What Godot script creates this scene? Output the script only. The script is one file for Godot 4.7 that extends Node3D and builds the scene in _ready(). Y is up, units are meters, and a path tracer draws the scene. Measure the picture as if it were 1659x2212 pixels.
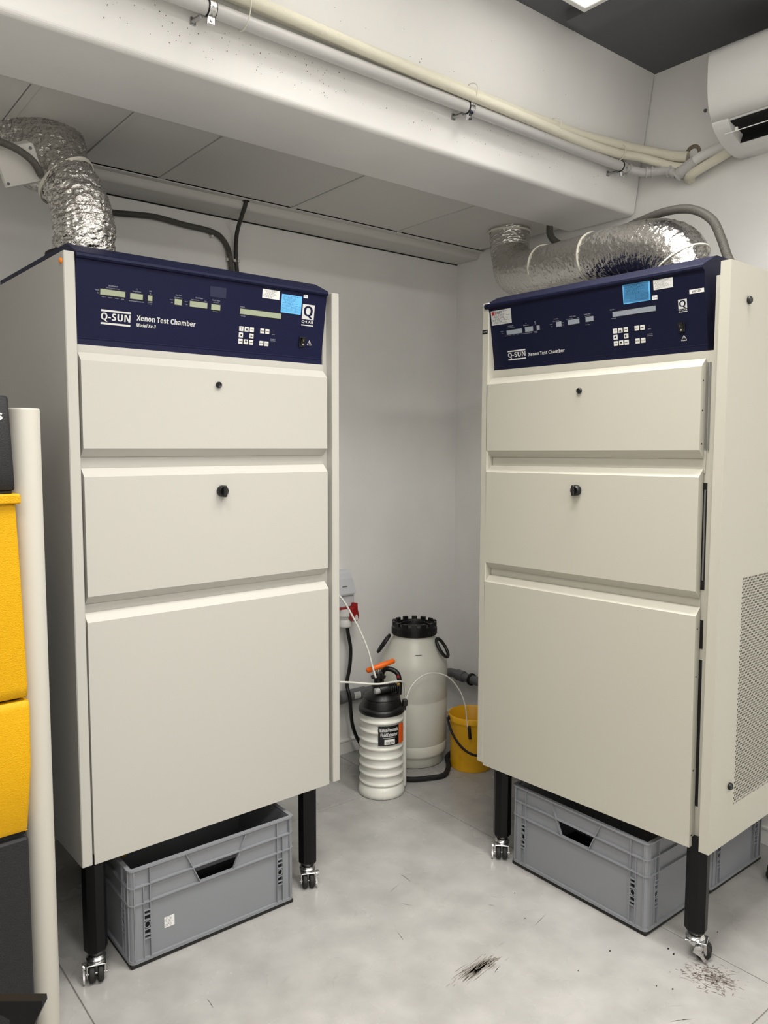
extends Node3D
# A lab corner with two climate test cabinets. y is up, metres. The floor lies at y = FY.
const FY := -0.02
const W := 0.9615        # cabinet width
const YB := 0.3536       # cabinet underside
const YT := 2.152        # side panel top
const T := 0.032         # side panel thickness
const DEP := 0.80        # cabinet depth

var M := {}
var XF := Transform3D.IDENTITY
var SH := Transform3D.IDENTITY
var rng := RandomNumberGenerator.new()
var names := {}

func _ready() -> void:
	rng.seed = 11
	var cam := Camera3D.new()
	cam.name = "camera"
	cam.keep_aspect = Camera3D.KEEP_HEIGHT
	cam.fov = 66.448
	cam.near = 0.05
	cam.far = 60.0
	var yaw := Basis(Vector3.UP, -0.7059)
	var pit := Basis(Vector3.RIGHT, -0.0846)
	var rol := Basis(Vector3.BACK, 0.0027)
	cam.transform = Transform3D(yaw * pit * rol, Vector3(-0.764, 1.611, 2.275))
	add_child(cam)
	cam.current = true
	var env := Environment.new()
	env.background_mode = Environment.BG_COLOR
	env.background_color = Color(0.02, 0.02, 0.02)
	env.tonemap_mode = Environment.TONE_MAPPER_LINEAR
	env.tonemap_exposure = 1.45
	env.sdfgi_enabled = true
	env.ssao_enabled = true
	env.ssil_enabled = true
	var we := WorldEnvironment.new()
	we.name = "world_environment"
	we.environment = env
	add_child(we)
	# room frame: x along the back wall (0 at the corner, negative to the left), z out of the back wall
	var kk := 1.0124
	SH = Transform3D(Basis(Vector3.UP, -0.027).scaled(Vector3(kk, kk, kk)), Vector3(2.493, FY, -0.911))
	make_materials()
	# ceiling luminaires: [centre x, z, size x, size z, energy]
	luminaire(-1.003, 1.97, 0.60, 1.20, 4.2, 4, "bright white ceiling light panel near the beam, its corner just inside the top edge")
	luminaire(-1.78, 1.97, 0.60, 1.20, 4.0, 4, "white ceiling light panel between the two cabinets, out of the picture")
	luminaire(-2.75, 1.97, 0.60, 1.20, 3.0, 4, "white ceiling light panel above the left cabinet's front, out of the picture")
	luminaire(-1.75, 4.2, 1.8, 0.58, 3.2, 0, "white ceiling light panel behind the viewer, above the right cabinet's side of the room")
	luminaire(-3.70, 4.2, 1.8, 0.58, 3.6, 0, "white ceiling light panel behind the viewer, above the yellow machine's side of the room")
	build_room()
	build_pipes()
	build_air_conditioner()
	build_left_chamber()
	build_right_chamber()
	build_ducts()
	build_crates()
	build_barrel()
	build_extractor()
	build_bucket()
	build_wall_socket()
	build_hoses()
	build_machine()
	build_floor_dirt()

# ---------- naming and placing ----------
func numbered(called: String) -> String:
	var n: int = names.get(called, 0)
	names[called] = n + 1
	return called if n == 0 else "%s_%03d" % [called, n]

func tag(o: Node3D, label: String, category: String, group := "", kind := "") -> Node3D:
	if label: o.set_meta("label", label)
	if category: o.set_meta("category", category)
	if group: o.set_meta("group", group)
	if kind: o.set_meta("kind", kind)
	return o

func thing(called: String, label: String, category: String, at := Transform3D.IDENTITY, group := "") -> Node3D:
	var o := Node3D.new()
	o.name = numbered(called)
	add_child(o)
	o.transform = at
	tag(o, label, category, group)
	return o

func put(called: String, st: SurfaceTool, mat: Material, parent: Node = null, label := "") -> MeshInstance3D:
	st.generate_normals()
	var o := MeshInstance3D.new()
	o.mesh = st.commit()
	o.material_override = null
	o.mesh.surface_set_material(0, mat)
	if parent == null or parent == self:
		o.name = numbered(called)
		add_child(o)
	else:
		o.name = called
		parent.add_child(o, true)
	if label: o.set_meta("label", label)
	return o

func struct(called: String, st: SurfaceTool, mat: Material, label: String, category: String) -> MeshInstance3D:
	var o := put(called, st, mat)
	tag(o, label, category, "", "structure")
	return o

# ---------- mesh helpers ----------
func ms() -> SurfaceTool:
	var st := SurfaceTool.new()
	st.begin(Mesh.PRIMITIVE_TRIANGLES)
	return st

func v(st: SurfaceTool, p: Vector3, uv := Vector2.ZERO) -> void:
	st.set_uv(uv)
	st.add_vertex(XF * p)

# a, b, c counter-clockwise seen from outside
func tri(st: SurfaceTool, a: Vector3, b: Vector3, c: Vector3, g := -1) -> void:
	st.set_smooth_group(g)
	v(st, a); v(st, c); v(st, b)

func quad(st: SurfaceTool, a: Vector3, b: Vector3, c: Vector3, d: Vector3, g := -1) -> void:
	st.set_smooth_group(g)
	v(st, a, Vector2(0, 1)); v(st, c, Vector2(1, 0)); v(st, b, Vector2(1, 1))
	v(st, a, Vector2(0, 1)); v(st, d, Vector2(0, 0)); v(st, c, Vector2(1, 0))

func box(st: SurfaceTool, lo: Vector3, hi: Vector3, c := 0.0) -> void:
	var m := (lo + hi) * 0.5
	var h := (hi - lo) * 0.5
	c = minf(c, minf(h.x, minf(h.y, h.z)) * 0.9)
	for ax in 3:
		for s in [-1.0, 1.0]:
			var n := Vector3.ZERO; n[ax] = s
			var u := Vector3.ZERO; u[(ax + 1) % 3] = 1.0
			var w := n.cross(u)
			var hu := absf(u.dot(h)) - c
			var hw := absf(w.dot(h)) - c
			var q: Vector3 = m + n * h[ax]
			quad(st, q - u * hu - w * hw, q + u * hu - w * hw, q + u * hu + w * hw, q - u * hu + w * hw)
	if c <= 0.0: return
	for ax in 3:
		var b1 := (ax + 1) % 3
		var b2 := (ax + 2) % 3
		for s1 in [-1.0, 1.0]:
			for s2 in [-1.0, 1.0]:
				var p1 := Vector3.ZERO; p1[b1] = s1 * h[b1]; p1[b2] = s2 * (h[b2] - c)
				var p2 := Vector3.ZERO; p2[b1] = s1 * (h[b1] - c); p2[b2] = s2 * h[b2]
				var e := Vector3.ZERO; e[ax] = h[ax] - c
				if s1 * s2 > 0.0: quad(st, m + p1 - e, m + p2 - e, m + p2 + e, m + p1 + e)
				else: quad(st, m + p2 - e, m + p1 - e, m + p1 + e, m + p2 + e)
	for sx in [-1.0, 1.0]:
		for sy in [-1.0, 1.0]:
			for sz in [-1.0, 1.0]:
				var a := m + Vector3(sx * h.x, sy * (h.y - c), sz * (h.z - c))
				var b := m + Vector3(sx * (h.x - c), sy * h.y, sz * (h.z - c))
				var d := m + Vector3(sx * (h.x - c), sy * (h.y - c), sz * h.z)
				if sx * sy * sz > 0.0: tri(st, a, b, d)
				else: tri(st, a, d, b)

# polygon (counter-clockwise in its own x, y) pushed from z0 to z1; at places it
func prism(st: SurfaceTool, poly: PackedVector2Array, z0: float, z1: float, at := Transform3D.IDENTITY, g := -1) -> void:
	if Geometry2D.is_polygon_clockwise(poly): poly.reverse()
	var n := poly.size()
	var ix := Geometry2D.triangulate_polygon(poly)
	for k in range(0, ix.size(), 3):
		var a := poly[ix[k]]; var b := poly[ix[k + 1]]; var c := poly[ix[k + 2]]
		if (b - a).cross(c - a) < 0.0:
			var sw := b; b = c; c = sw
		tri(st, at * Vector3(a.x, a.y, z1), at * Vector3(b.x, b.y, z1), at * Vector3(c.x, c.y, z1))
		tri(st, at * Vector3(a.x, a.y, z0), at * Vector3(c.x, c.y, z0), at * Vector3(b.x, b.y, z0))
	for k in n:
		var a := poly[k]; var b := poly[(k + 1) % n]
		quad(st, at * Vector3(a.x, a.y, z0), at * Vector3(b.x, b.y, z0), at * Vector3(b.x, b.y, z1), at * Vector3(a.x, a.y, z1), g)

# profile given in (z, y), pushed along x from x0 to x1
func prism_x(st: SurfaceTool, zy: PackedVector2Array, x0: float, x1: float, g := -1) -> void:
	# own x -> -z keeps the frame right handed: (X, Y, Z) = (-z, y, x)
	var p := PackedVector2Array()
	for q in zy: p.append(Vector2(-q.x, q.y))
	prism(st, p, x0, x1, Transform3D(Basis(Vector3(0, 0, -1), Vector3(0, 1, 0), Vector3(1, 0, 0)), Vector3.ZERO), g)

# turned about the y axis of "at"; profile of (r, y) from bottom to top on the outside
func lathe(st: SurfaceTool, prof: PackedVector2Array, at := Transform3D.IDENTITY, segs := 40, crease := 0.75) -> void:
	var g := 1
	for k in prof.size() - 1:
		if k > 0:
			var d0 := (prof[k] - prof[k - 1]).normalized()
			var d1 := (prof[k + 1] - prof[k]).normalized()
			if d0.dot(d1) < crease: g += 1
		var a := prof[k]; var b := prof[k + 1]
		for s in segs:
			var t0 := TAU * s / segs; var t1 := TAU * (s + 1) / segs
			var c0 := Vector3(sin(t0), 0, cos(t0)); var c1 := Vector3(sin(t1), 0, cos(t1))
			var p00 := at * (c0 * a.x + Vector3(0, a.y, 0)); var p10 := at * (c1 * a.x + Vector3(0, a.y, 0))
			var p01 := at * (c0 * b.x + Vector3(0, b.y, 0)); var p11 := at * (c1 * b.x + Vector3(0, b.y, 0))
			if a.x < 0.00001: tri(st, p00, p11, p01, g)
			elif b.x < 0.00001: tri(st, p00, p10, p01, g)
			else: quad(st, p00, p10, p11, p01, g)

func spline(pts: Array, step := 0.01) -> PackedVector3Array:
	var c := Curve3D.new()
	c.bake_interval = step
	for i in pts.size():
		var p: Vector3 = pts[i]
		var a: Vector3 = pts[maxi(i - 1, 0)]
		var b: Vector3 = pts[mini(i + 1, pts.size() - 1)]
		var d := (b - a) * (0.5 if i > 0 and i < pts.size() - 1 else 0.0)
		var l := d.normalized()
		var ln := (p - a).length() / 3.0
		var rn := (b - p).length() / 3.0
		c.add_point(p, -l * ln, l * rn)
	return c.get_baked_points()

# round tube along a path; rad(t, k) may be a float or an array of radii
func tube(st: SurfaceTool, path: PackedVector3Array, rad, segs := 14, caps := true, wob: Array = []) -> void:
	var n := path.size()
	var nrm := Vector3.ZERO
	var prev := []
	for i in n:
		var d := (path[mini(i + 1, n - 1)] - path[maxi(i - 1, 0)]).normalized()
		if i == 0: nrm = (Vector3.UP if absf(d.y) < 0.9 else Vector3.RIGHT).cross(d).normalized()
		else: nrm = (nrm - d * nrm.dot(d)).normalized()
		var bi := d.cross(nrm)
		var ring := []
		var r: float = rad[i] if typeof(rad) != TYPE_FLOAT else rad
		for s in segs:
			var t := TAU * s / segs
			var rr := r
			if wob.size() == 3: rr += foil_bump(wob, i, path[i] + (nrm * cos(t) + bi * sin(t)) * r)
			ring.append(path[i] + (nrm * cos(t) + bi * sin(t)) * rr)
		if i > 0:
			for s in segs:
				var s2 := (s + 1) % segs
				quad(st, prev[s], prev[s2], ring[s2], ring[s], 1)
		if caps and (i == 0 or i == n - 1):
			for s in segs:
				if i == 0: tri(st, path[i], ring[(s + 1) % segs], ring[s], 2)
				else: tri(st, path[i], ring[s], ring[(s + 1) % segs], 2)
		prev = ring

# corrugated conduit: the radius beats along the path
func ribbed(st: SurfaceTool, pts: Array, r: float, pitch := 0.0055, segs := 14) -> void:
	var path := spline(pts, pitch / 4.0)
	var rr := PackedFloat32Array()
	for i in path.size(): rr.append(r - (0.0016 if i % 4 >= 2 else 0.0))
	tube(st, path, rr, segs)

func text_into(st: SurfaceTool, s: String, at: Transform3D, width: float, height: float, bold := true, italic := false, left := false) -> void:
	var f := SystemFont.new()
	f.font_names = PackedStringArray(["Droid Sans"])
	f.font_weight = 700 if bold else 400
	var tm := TextMesh.new()
	tm.font = f
	tm.text = s
	tm.font_size = 48
	tm.pixel_size = 0.001
	tm.depth = 0.0
	tm.curve_step = 2.0
	var bb := tm.get_aabb()
	if bb.size.x <= 0.0: return
	var sx := width / bb.size.x if width > 0.0 else height / bb.size.y
	var sy := height / bb.size.y
	var b := Basis(Vector3(sx, 0, 0), Vector3(sy * 0.22 if italic else 0.0, sy, 0), Vector3(0, 0, 0.1))
	var c := bb.position + bb.size * 0.5
	var off := Vector3(-bb.position.x if left else -c.x, -c.y, 0)
	var arr := tm.get_mesh_arrays()
	var vs: PackedVector3Array = arr[Mesh.ARRAY_VERTEX]
	var ids: PackedInt32Array = arr[Mesh.ARRAY_INDEX]
	var xf := at * Transform3D(b, b * off)
	st.set_smooth_group(-1)
	for k in ids: v(st, xf * vs[k])

# ---------- materials ----------
func mat(c: Color, rough := 0.5, metal := 0.0, spec := 0.5) -> StandardMaterial3D:
	var m := StandardMaterial3D.new()
	m.albedo_color = c
	m.roughness = rough
	m.metallic = metal
	m.metallic_specular = spec
	return m

func noise_tex(freq: float, oct: int, lo: Color, hi: Color, size := 512, seed_ := 1, kind := FastNoiseLite.TYPE_SIMPLEX_SMOOTH, bump := 0.0) -> NoiseTexture2D:
	var n := FastNoiseLite.new()
	n.seed = seed_
	n.noise_type = kind
	n.frequency = freq
	n.fractal_octaves = oct
	var t := NoiseTexture2D.new()
	t.width = size; t.height = size
	t.seamless = true
	t.noise = n
	if bump > 0.0:
		t.as_normal_map = true
		t.bump_strength = bump
	else:
		var g := Gradient.new()
		g.set_color(0, lo); g.set_color(1, hi)
		t.color_ramp = g
	return t

func make_materials() -> void:
	var wn := noise_tex(0.02, 4, Color.BLACK, Color.WHITE, 512, 3, FastNoiseLite.TYPE_SIMPLEX_SMOOTH, 1.2)
	var wc := noise_tex(0.006, 3, Color(0.915, 0.912, 0.903), Color(0.94, 0.937, 0.93), 512, 5)
	var w := mat(Color.WHITE, 0.75)
	w.albedo_texture = wc
	w.uv1_triplanar = true; w.uv1_world_triplanar = true; w.uv1_scale = Vector3(0.7, 0.7, 0.7)
	w.normal_enabled = true; w.normal_texture = wn; w.normal_scale = 0.12
	M.wall = w
	M.beam = w
	M.ceil_tile = mat(Color(0.84, 0.835, 0.82), 0.85)
	M.ceil_tile2 = mat(Color(0.825, 0.82, 0.805), 0.85)
	M.ceil_bar = mat(Color(0.82, 0.815, 0.80), 0.6)
	M.gap = mat(Color(0.05, 0.05, 0.05), 0.9)
	M.dark_ceil = mat(Color(0.37, 0.375, 0.39), 0.8)
	var fl := mat(Color.WHITE, 0.5)
	fl.albedo_texture = noise_tex(0.008, 7, Color(0.575, 0.57, 0.56), Color(0.665, 0.66, 0.65), 1024, 9)
	fl.roughness_texture = noise_tex(0.012, 4, Color(0.42, 0.42, 0.42), Color(0.66, 0.66, 0.66), 512, 21)
	fl.uv1_triplanar = true; fl.uv1_world_triplanar = true; fl.uv1_scale = Vector3(0.6, 0.6, 0.6)
	M.floor = fl
	M.grout = mat(Color(0.50, 0.49, 0.47), 0.9)
	M.cab = mat(Color(0.705, 0.697, 0.672), 0.42)
	M.cab2 = mat(Color(0.71, 0.70, 0.655), 0.42)
	M.navy = mat(Color(0.068, 0.080, 0.20), 0.5, 0.0, 0.3)
	M.navy2 = mat(Color(0.055, 0.068, 0.165), 0.5, 0.0, 0.3)
	M.black = mat(Color(0.045, 0.045, 0.047), 0.4)
	M.black_matt = mat(Color(0.05, 0.05, 0.05), 0.75)
	M.leg = mat(Color(0.025, 0.025, 0.028), 0.35, 0.0, 0.35)
	M.rubber = mat(Color(0.10, 0.095, 0.09), 0.7)
	M.lcd = mat(Color(0.60, 0.63, 0.54), 0.25)
	M.lcd2 = mat(Color(0.55, 0.58, 0.62), 0.25)
	M.print = mat(Color(0.80, 0.80, 0.79), 0.6)
	M.dimprint = mat(Color(0.55, 0.56, 0.60), 0.6)
	M.key = mat(Color(0.84, 0.84, 0.82), 0.45)
	M.paper = mat(Color(0.90, 0.90, 0.89), 0.6)
	M.red = mat(Color(0.62, 0.06, 0.07), 0.4)
	M.chrome = mat(Color(0.82, 0.82, 0.82), 0.2, 1.0)
	M.zinc = mat(Color(0.66, 0.66, 0.66), 0.35, 1.0)
	M.brass = mat(Color(0.75, 0.62, 0.32), 0.35, 0.8)
	var foil := mat(Color(0.84, 0.83, 0.815), 0.2, 1.0)
	foil.normal_enabled = true
	foil.normal_texture = noise_tex(0.05, 3, Color.BLACK, Color.WHITE, 512, 31, FastNoiseLite.TYPE_CELLULAR, 8.0)
	foil.normal_scale = 1.0
	foil.uv1_triplanar = true; foil.uv1_scale = Vector3(6, 6, 6)
	M.foil = foil
	var foil2: StandardMaterial3D = foil.duplicate()
	foil2.normal_scale = 0.55
	M.foil2 = foil2
	M.crate = mat(Color(0.50, 0.51, 0.53), 0.45)
	M.crate_in = M.crate
	var hd := mat(Color(0.84, 0.84, 0.80), 0.35)
	hd.subsurf_scatter_enabled = true; hd.subsurf_scatter_strength = 0.15
	M.hdpe = hd
	var ex := mat(Color(0.86, 0.86, 0.83), 0.3)
	ex.subsurf_scatter_enabled = true; ex.subsurf_scatter_strength = 0.25
	M.pe = ex
	M.yellow = mat(Color(0.88, 0.66, 0.07), 0.4)
	M.yellow2 = mat(Color(0.82, 0.62, 0.02), 0.5, 0.0, 0.35)
	M.yellow2.normal_enabled = true
	M.yellow2.normal_texture = noise_tex(0.2, 2, Color.BLACK, Color.WHITE, 256, 41, FastNoiseLite.TYPE_SIMPLEX, 3.0)
	M.yellow2.uv1_triplanar = true; M.yellow2.uv1_scale = Vector3(4, 4, 4); M.yellow2.normal_scale = 0.35
	M.charcoal = mat(Color(0.17, 0.17, 0.175), 0.55, 0.0, 0.3)
	M.charcoal.normal_enabled = true; M.charcoal.normal_texture = M.yellow2.normal_texture
	M.charcoal.uv1_triplanar = true; M.charcoal.uv1_scale = Vector3(4, 4, 4); M.charcoal.normal_scale = 0.3
	M.ivory = mat(Color(0.74, 0.727, 0.69), 0.45)
	M.cream = mat(Color(0.89, 0.875, 0.805), 0.75)
	M.cream.normal_enabled = true
	M.cream.normal_texture = noise_tex(0.12, 2, Color.BLACK, Color.WHITE, 256, 51, FastNoiseLite.TYPE_SIMPLEX, 4.0)
	M.cream.uv1_triplanar = true; M.cream.uv1_scale = Vector3(8, 8, 8); M.cream.normal_scale = 0.4
	M.pvc = mat(Color(0.76, 0.755, 0.75), 0.35)
	M.ht = mat(Color(0.40, 0.40, 0.41), 0.45)
	M.conduit = mat(Color(0.34, 0.33, 0.31), 0.55)
	M.cable = mat(Color(0.22, 0.215, 0.205), 0.6)
	M.white_plastic = mat(Color(0.88, 0.88, 0.87), 0.35)
	M.box_plastic = mat(Color(0.80, 0.79, 0.77), 0.45)
	M.socket = mat(Color(0.80, 0.81, 0.83), 0.4)
	M.orange = mat(Color(0.93, 0.42, 0.06), 0.45)
	M.orange_label = mat(Color(0.86, 0.36, 0.12), 0.5)
	M.tubing = mat(Color(0.87, 0.87, 0.84), 0.3)
	M.armrest = mat(Color(0.05, 0.05, 0.06), 0.5, 0.0, 0.35)
	M.tie = mat(Color(0.86, 0.85, 0.80), 0.45)
	var gl := mat(Color(1, 1, 1), 0.6)
	gl.emission_enabled = true; gl.emission = Color(1, 0.98, 0.95); gl.emission_energy_multiplier = 1.2
	M.glow = gl

# a luminaire: housing, frame, glowing diffuser and an area light just below it
func luminaire(cx: float, cz: float, sx: float, sz: float, energy: float, spots: int, label: String) -> void:
	var y0 := 3.175
	var t := thing("ceiling_light", label, "ceiling light", Transform3D.IDENTITY)
	XF = SH
	var st := ms()
	box(st, Vector3(cx - sx / 2, y0 + 0.012, cz - sz / 2), Vector3(cx + sx / 2, 3.215, cz + sz / 2), 0.003)
	put("housing", st, M.white_plastic, t)
	st = ms()
	var f := 0.02
	box(st, Vector3(cx - sx / 2, y0, cz - sz / 2), Vector3(cx + sx / 2, y0 + 0.012, cz - sz / 2 + f), 0.002)
	box(st, Vector3(cx - sx / 2, y0, cz + sz / 2 - f), Vector3(cx + sx / 2, y0 + 0.012, cz + sz / 2), 0.002)
	box(st, Vector3(cx - sx / 2, y0, cz - sz / 2 + f), Vector3(cx - sx / 2 + f, y0 + 0.012, cz + sz / 2 - f), 0.002)
	box(st, Vector3(cx + sx / 2 - f, y0, cz - sz / 2 + f), Vector3(cx + sx / 2, y0 + 0.012, cz + sz / 2 - f), 0.002)
	put("frame", st, M.white_plastic, t)
	st = ms()
	box(st, Vector3(cx - sx / 2 + f, y0 + 0.005, cz - sz / 2 + f), Vector3(cx + sx / 2 - f, y0 + 0.011, cz + sz / 2 - f))
	put("light_diffuser", st, M.glow, t)
	XF = Transform3D.IDENTITY
	if spots > 0:
		# louvred panel: the light leaves it downwards in soft cones
		for k in spots:
			var s := SpotLight3D.new()
			s.name = "panel_light"
			s.spot_angle = 65.0
			s.spot_angle_attenuation = 1.0
			s.spot_range = 12.0
			s.spot_attenuation = 2.0
			s.light_size = 0.14
			s.light_energy = energy / spots
			s.light_color = Color(1.0, 0.985, 0.96)
			s.shadow_enabled = true
			t.add_child(s, true)
			s.transform = Transform3D(Basis(Vector3.RIGHT, -PI / 2), SH * Vector3(cx, y0 - 0.006, cz + 0.09 + sz * 0.8 * ((k + 0.5) / spots - 0.5)))
		return
	var l := AreaLight3D.new()
	l.name = "panel_light"
	l.area_size = Vector2(sx - 2 * f, sz - 2 * f)
	l.area_normalize_energy = true
	l.area_range = 12.0
	l.area_attenuation = 2.0
	l.light_energy = energy
	l.light_color = Color(1.0, 0.985, 0.96)
	l.shadow_enabled = true
	t.add_child(l)
	l.transform = Transform3D(Basis(Vector3.UP, -0.027) * Basis(Vector3.RIGHT, -PI / 2), SH * Vector3(cx, y0 - 0.004, cz))

# ---------- room ----------
func build_room() -> void:
	XF = SH
	var st := ms()
	box(st, Vector3(-5.0, -0.12, -0.15), Vector3(0.15, -0.004, 5.6))
	var fl := struct("floor", st, M.grout, "grey concrete-look tiled floor", "floor")
	var xs := [-4.9, -2.468, -0.828, 0.1]
	var zs := [-0.12, 0.462, 2.279, 4.1, 5.5]
	for i in 3:
		for j in 4:
			st = ms()
			box(st, Vector3(xs[i] + 0.0018, -0.02, zs[j] + 0.0018), Vector3(xs[i + 1] - 0.0018, 0.0, zs[j + 1] - 0.0018), 0.0012)
			put("floor_tile", st, M.floor, fl)
	# walls
	st = ms()
	box(st, Vector3(-5.0, -0.1, -0.15), Vector3(0.15, 3.4, 0.0))
	struct("wall_back", st, M.wall, "pale grey back wall under the dropped ceiling", "wall")
	st = ms()
	box(st, Vector3(0.0, -0.1, 0.0), Vector3(0.15, 3.4, 5.6))
	struct("wall_right", st, M.wall, "pale right wall carrying the air conditioner", "wall")
	st = ms()
	box(st, Vector3(-5.0, -0.1, 0.0), Vector3(-4.85, 3.4, 5.6))
	struct("wall_left", st, M.wall, "white wall on the left, out of the picture", "wall")
	st = ms()
	box(st, Vector3(-4.85, -0.1, 5.45), Vector3(0.0, 3.4, 5.6))
	struct("wall_front", st, M.wall, "white wall behind the viewer", "wall")
	# dark upper ceiling
	st = ms()
	box(st, Vector3(-4.85, 3.218, 0.9), Vector3(0.0, 3.32, 5.45))
	struct("ceiling", st, M.dark_ceil, "dark grey upper ceiling with a light panel", "ceiling")
	st = ms()
	box(st, Vector3(-0.698, 3.178, 1.285), Vector3(-0.575, 3.22, 5.0), 0.003)
	struct("trim_1", st, M.dark_ceil, "dark grey ceiling channel beside the light panel", "trim")
	# sloping concrete beam
	st = ms()
	var p := PackedVector2Array([Vector2(0.785, 2.641), Vector2(1.115, 2.641)])
	for k in range(1, 7):
		var a := -PI / 2 + (PI / 2 - 0.13) * k / 6.0
		p.append(Vector2(1.115 + 0.020 * cos(a), 2.661 + 0.020 * sin(a)))
	p.append_array(PackedVector2Array([Vector2(1.226, 3.30), Vector2(0.785, 3.30)]))
	prism_x(st, p, -4.84, -0.006)
	struct("beam", st, M.beam, "white sloping concrete beam carrying the pipe run", "beam")
	# pits in the concrete of the beam face
	st = ms()
	var n := Vector3(0, -0.13, 1).normalized()
	for k in 210:
		var x := rng.randf_range(-2.6, -0.1) if k % 3 else rng.randf_range(-2.5, -1.6)
		var y := rng.randf_range(2.69, 2.78) if k % 4 else rng.randf_range(2.68, 3.15)
		var c := Vector3(x, y, 1.133 + 0.13 * (y - 2.641) + 0.0045)
		var r := rng.randf_range(0.0006, 0.0016)
		var u := Vector3.RIGHT * r
		var w := n.cross(Vector3.RIGHT).normalized() * r * rng.randf_range(0.7, 1.8)
		quad(st, c - u * 0.3 - w, c + u - w * 0.3, c + u * 0.3 + w, c - u + w * 0.3)
	var pits := put("pit", st, M.gap, get_node("beam"))
	pits.set_meta("kind", "stuff")
	# dropped ceiling: grid and tiles
	st = ms()
	box(st, Vector3(-4.84, 2.672, 0.0), Vector3(-0.001, 2.72, 0.80))
	var c2 := struct("ceiling", st, M.gap, "grey dropped ceiling of square tiles behind the beam", "ceiling")
	var bars := [-4.84, -4.235, -3.63, -3.02, -2.415, -2.11, -1.803, -1.193, -0.585, -0.001]
	for i in bars.size() - 1:
		st = ms()
		box(st, Vector3(bars[i] + 0.0002, 2.6595, 0.207), Vector3(bars[i + 1] - 0.0285, 2.675, 0.744), 0.001)
		put("ceiling_tile", st, M.ceil_tile if i % 2 else M.ceil_tile2, c2)
	for i in range(1, bars.size() - 1):
		st = ms()
		box(st, Vector3(bars[i] - 0.0255, 2.6565, 0.19), Vector3(bars[i] - 0.0005, 2.675, 0.76), 0.001)
		put("ceiling_bar", st, M.ceil_bar, c2)
	st = ms()
	box(st, Vector3(-4.84, 2.6555, 0.744), Vector3(-0.001, 2.675, 0.79), 0.001)
	put("edge_bar", st, M.ceil_bar, c2)
	# boxed cornice along the back wall: flange, rounded box
	st = ms()
	var q := PackedVector2Array([Vector2(0.004, 2.621), Vector2(0.15, 2.621)])
	for k in range(1, 6):
		var a2 := -PI / 2 + PI / 2 * k / 5.0
		q.append(Vector2(0.15 + 0.022 * cos(a2), 2.643 + 0.022 * sin(a2)))
	q.append_array(PackedVector2Array([Vector2(0.172, 2.652), Vector2(0.205, 2.652), Vector2(0.205, 2.656), Vector2(0.172, 2.660), Vector2(0.004, 2.660)]))
	prism_x(st, q, -4.84, -0.003)
	struct("trim_2", st, M.ceil_bar, "white boxed cornice along the top of the back wall", "trim")
	st = ms()
	box(st, Vector3(-4.84, 2.6165, 0.0005), Vector3(-0.004, 2.621, 0.006))
	struct("trim_3", st, M.gap, "dark crumbling gap under the cornice", "trim")
	# skirting
	st = ms()
	box(st, Vector3(-4.84, 0.0, 0.0), Vector3(-0.001, 0.062, 0.010), 0.001)
	box(st, Vector3(-4.84, 0.064, 0.0), Vector3(-0.001, 0.076, 0.014), 0.002)
	struct("baseboard_back", st, M.wall, "white skirting along the foot of the back wall", "baseboard")
	st = ms()
	box(st, Vector3(-0.010, 0.0, 0.012), Vector3(0.0, 0.062, 5.4), 0.001)
	box(st, Vector3(-0.014, 0.064, 0.014), Vector3(0.0, 0.076, 5.4), 0.002)
	struct("baseboard_right", st, M.wall, "white skirting along the foot of the right wall", "baseboard")
	XF = Transform3D.IDENTITY

func face_z(y: float, off: float) -> float:
	return 1.133 + 0.13 * (y - 2.641) + off

func clamp_ring(parent: Node, x: float, y: float, z: float, r: float) -> void:
	# two-part pipe clamp: band, ears with screws below, threaded stud to the wall
	var st := ms()
	var at := Transform3D(Basis(Vector3.BACK, -PI / 2), Vector3(x, y, z))
	lathe(st, PackedVector2Array([Vector2(r + 0.0015, -0.010), Vector2(r + 0.004, -0.010), Vector2(r + 0.0055, -0.004), Vector2(r + 0.004, 0.0), Vector2(r + 0.0055, 0.004), Vector2(r + 0.004, 0.010), Vector2(r + 0.0015, 0.010)]), at, 32)
	box(st, Vector3(x - 0.010, y - r - 0.022, z - 0.004), Vector3(x + 0.010, y - r - 0.003, z + 0.002), 0.001)
	box(st, Vector3(x - 0.010, y - r - 0.022, z + 0.0035), Vector3(x + 0.010, y - r - 0.003, z + 0.008), 0.001)
	box(st, Vector3(x - 0.008, y + r + 0.003, z - 0.004), Vector3(x + 0.008, y + r + 0.014, z + 0.004), 0.001)
	var o := put("pipe_clamp", st, M.chrome, parent)
	st = ms()
	lathe(st, PackedVector2Array([Vector2(r + 0.0002, -0.013), Vector2(r + 0.0018, -0.013), Vector2(r + 0.0018, 0.013), Vector2(r + 0.0002, 0.013)]), at, 28)
	put("rubber_lining", st, M.black_matt, o)
	st = ms()
	lathe(st, PackedVector2Array([Vector2(0, 0), Vector2(0.0045, 0), Vector2(0.0045, 0.016), Vector2(0.0, 0.016)]), Transform3D(Basis(Vector3.RIGHT, PI / 2), Vector3(x, y - r - 0.013, z - 0.005)), 8)
	put("screw", st, M.zinc, o)
	st = ms()
	tube(st, PackedVector3Array([Vector3(x - 0.024, y - r - 0.004, z - 0.004), Vector3(x - 0.03, y - r - 0.004, face_z(y - r, 0.0))]), 0.006, 8)
	box(st, Vector3(x - 0.036, y - r - 0.012, face_z(y - r, -0.002)), Vector3(x - 0.020, y - r + 0.008, face_z(y - r, 0.006)), 0.001)
	put("wall_stud", st, M.zinc, o)

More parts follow.
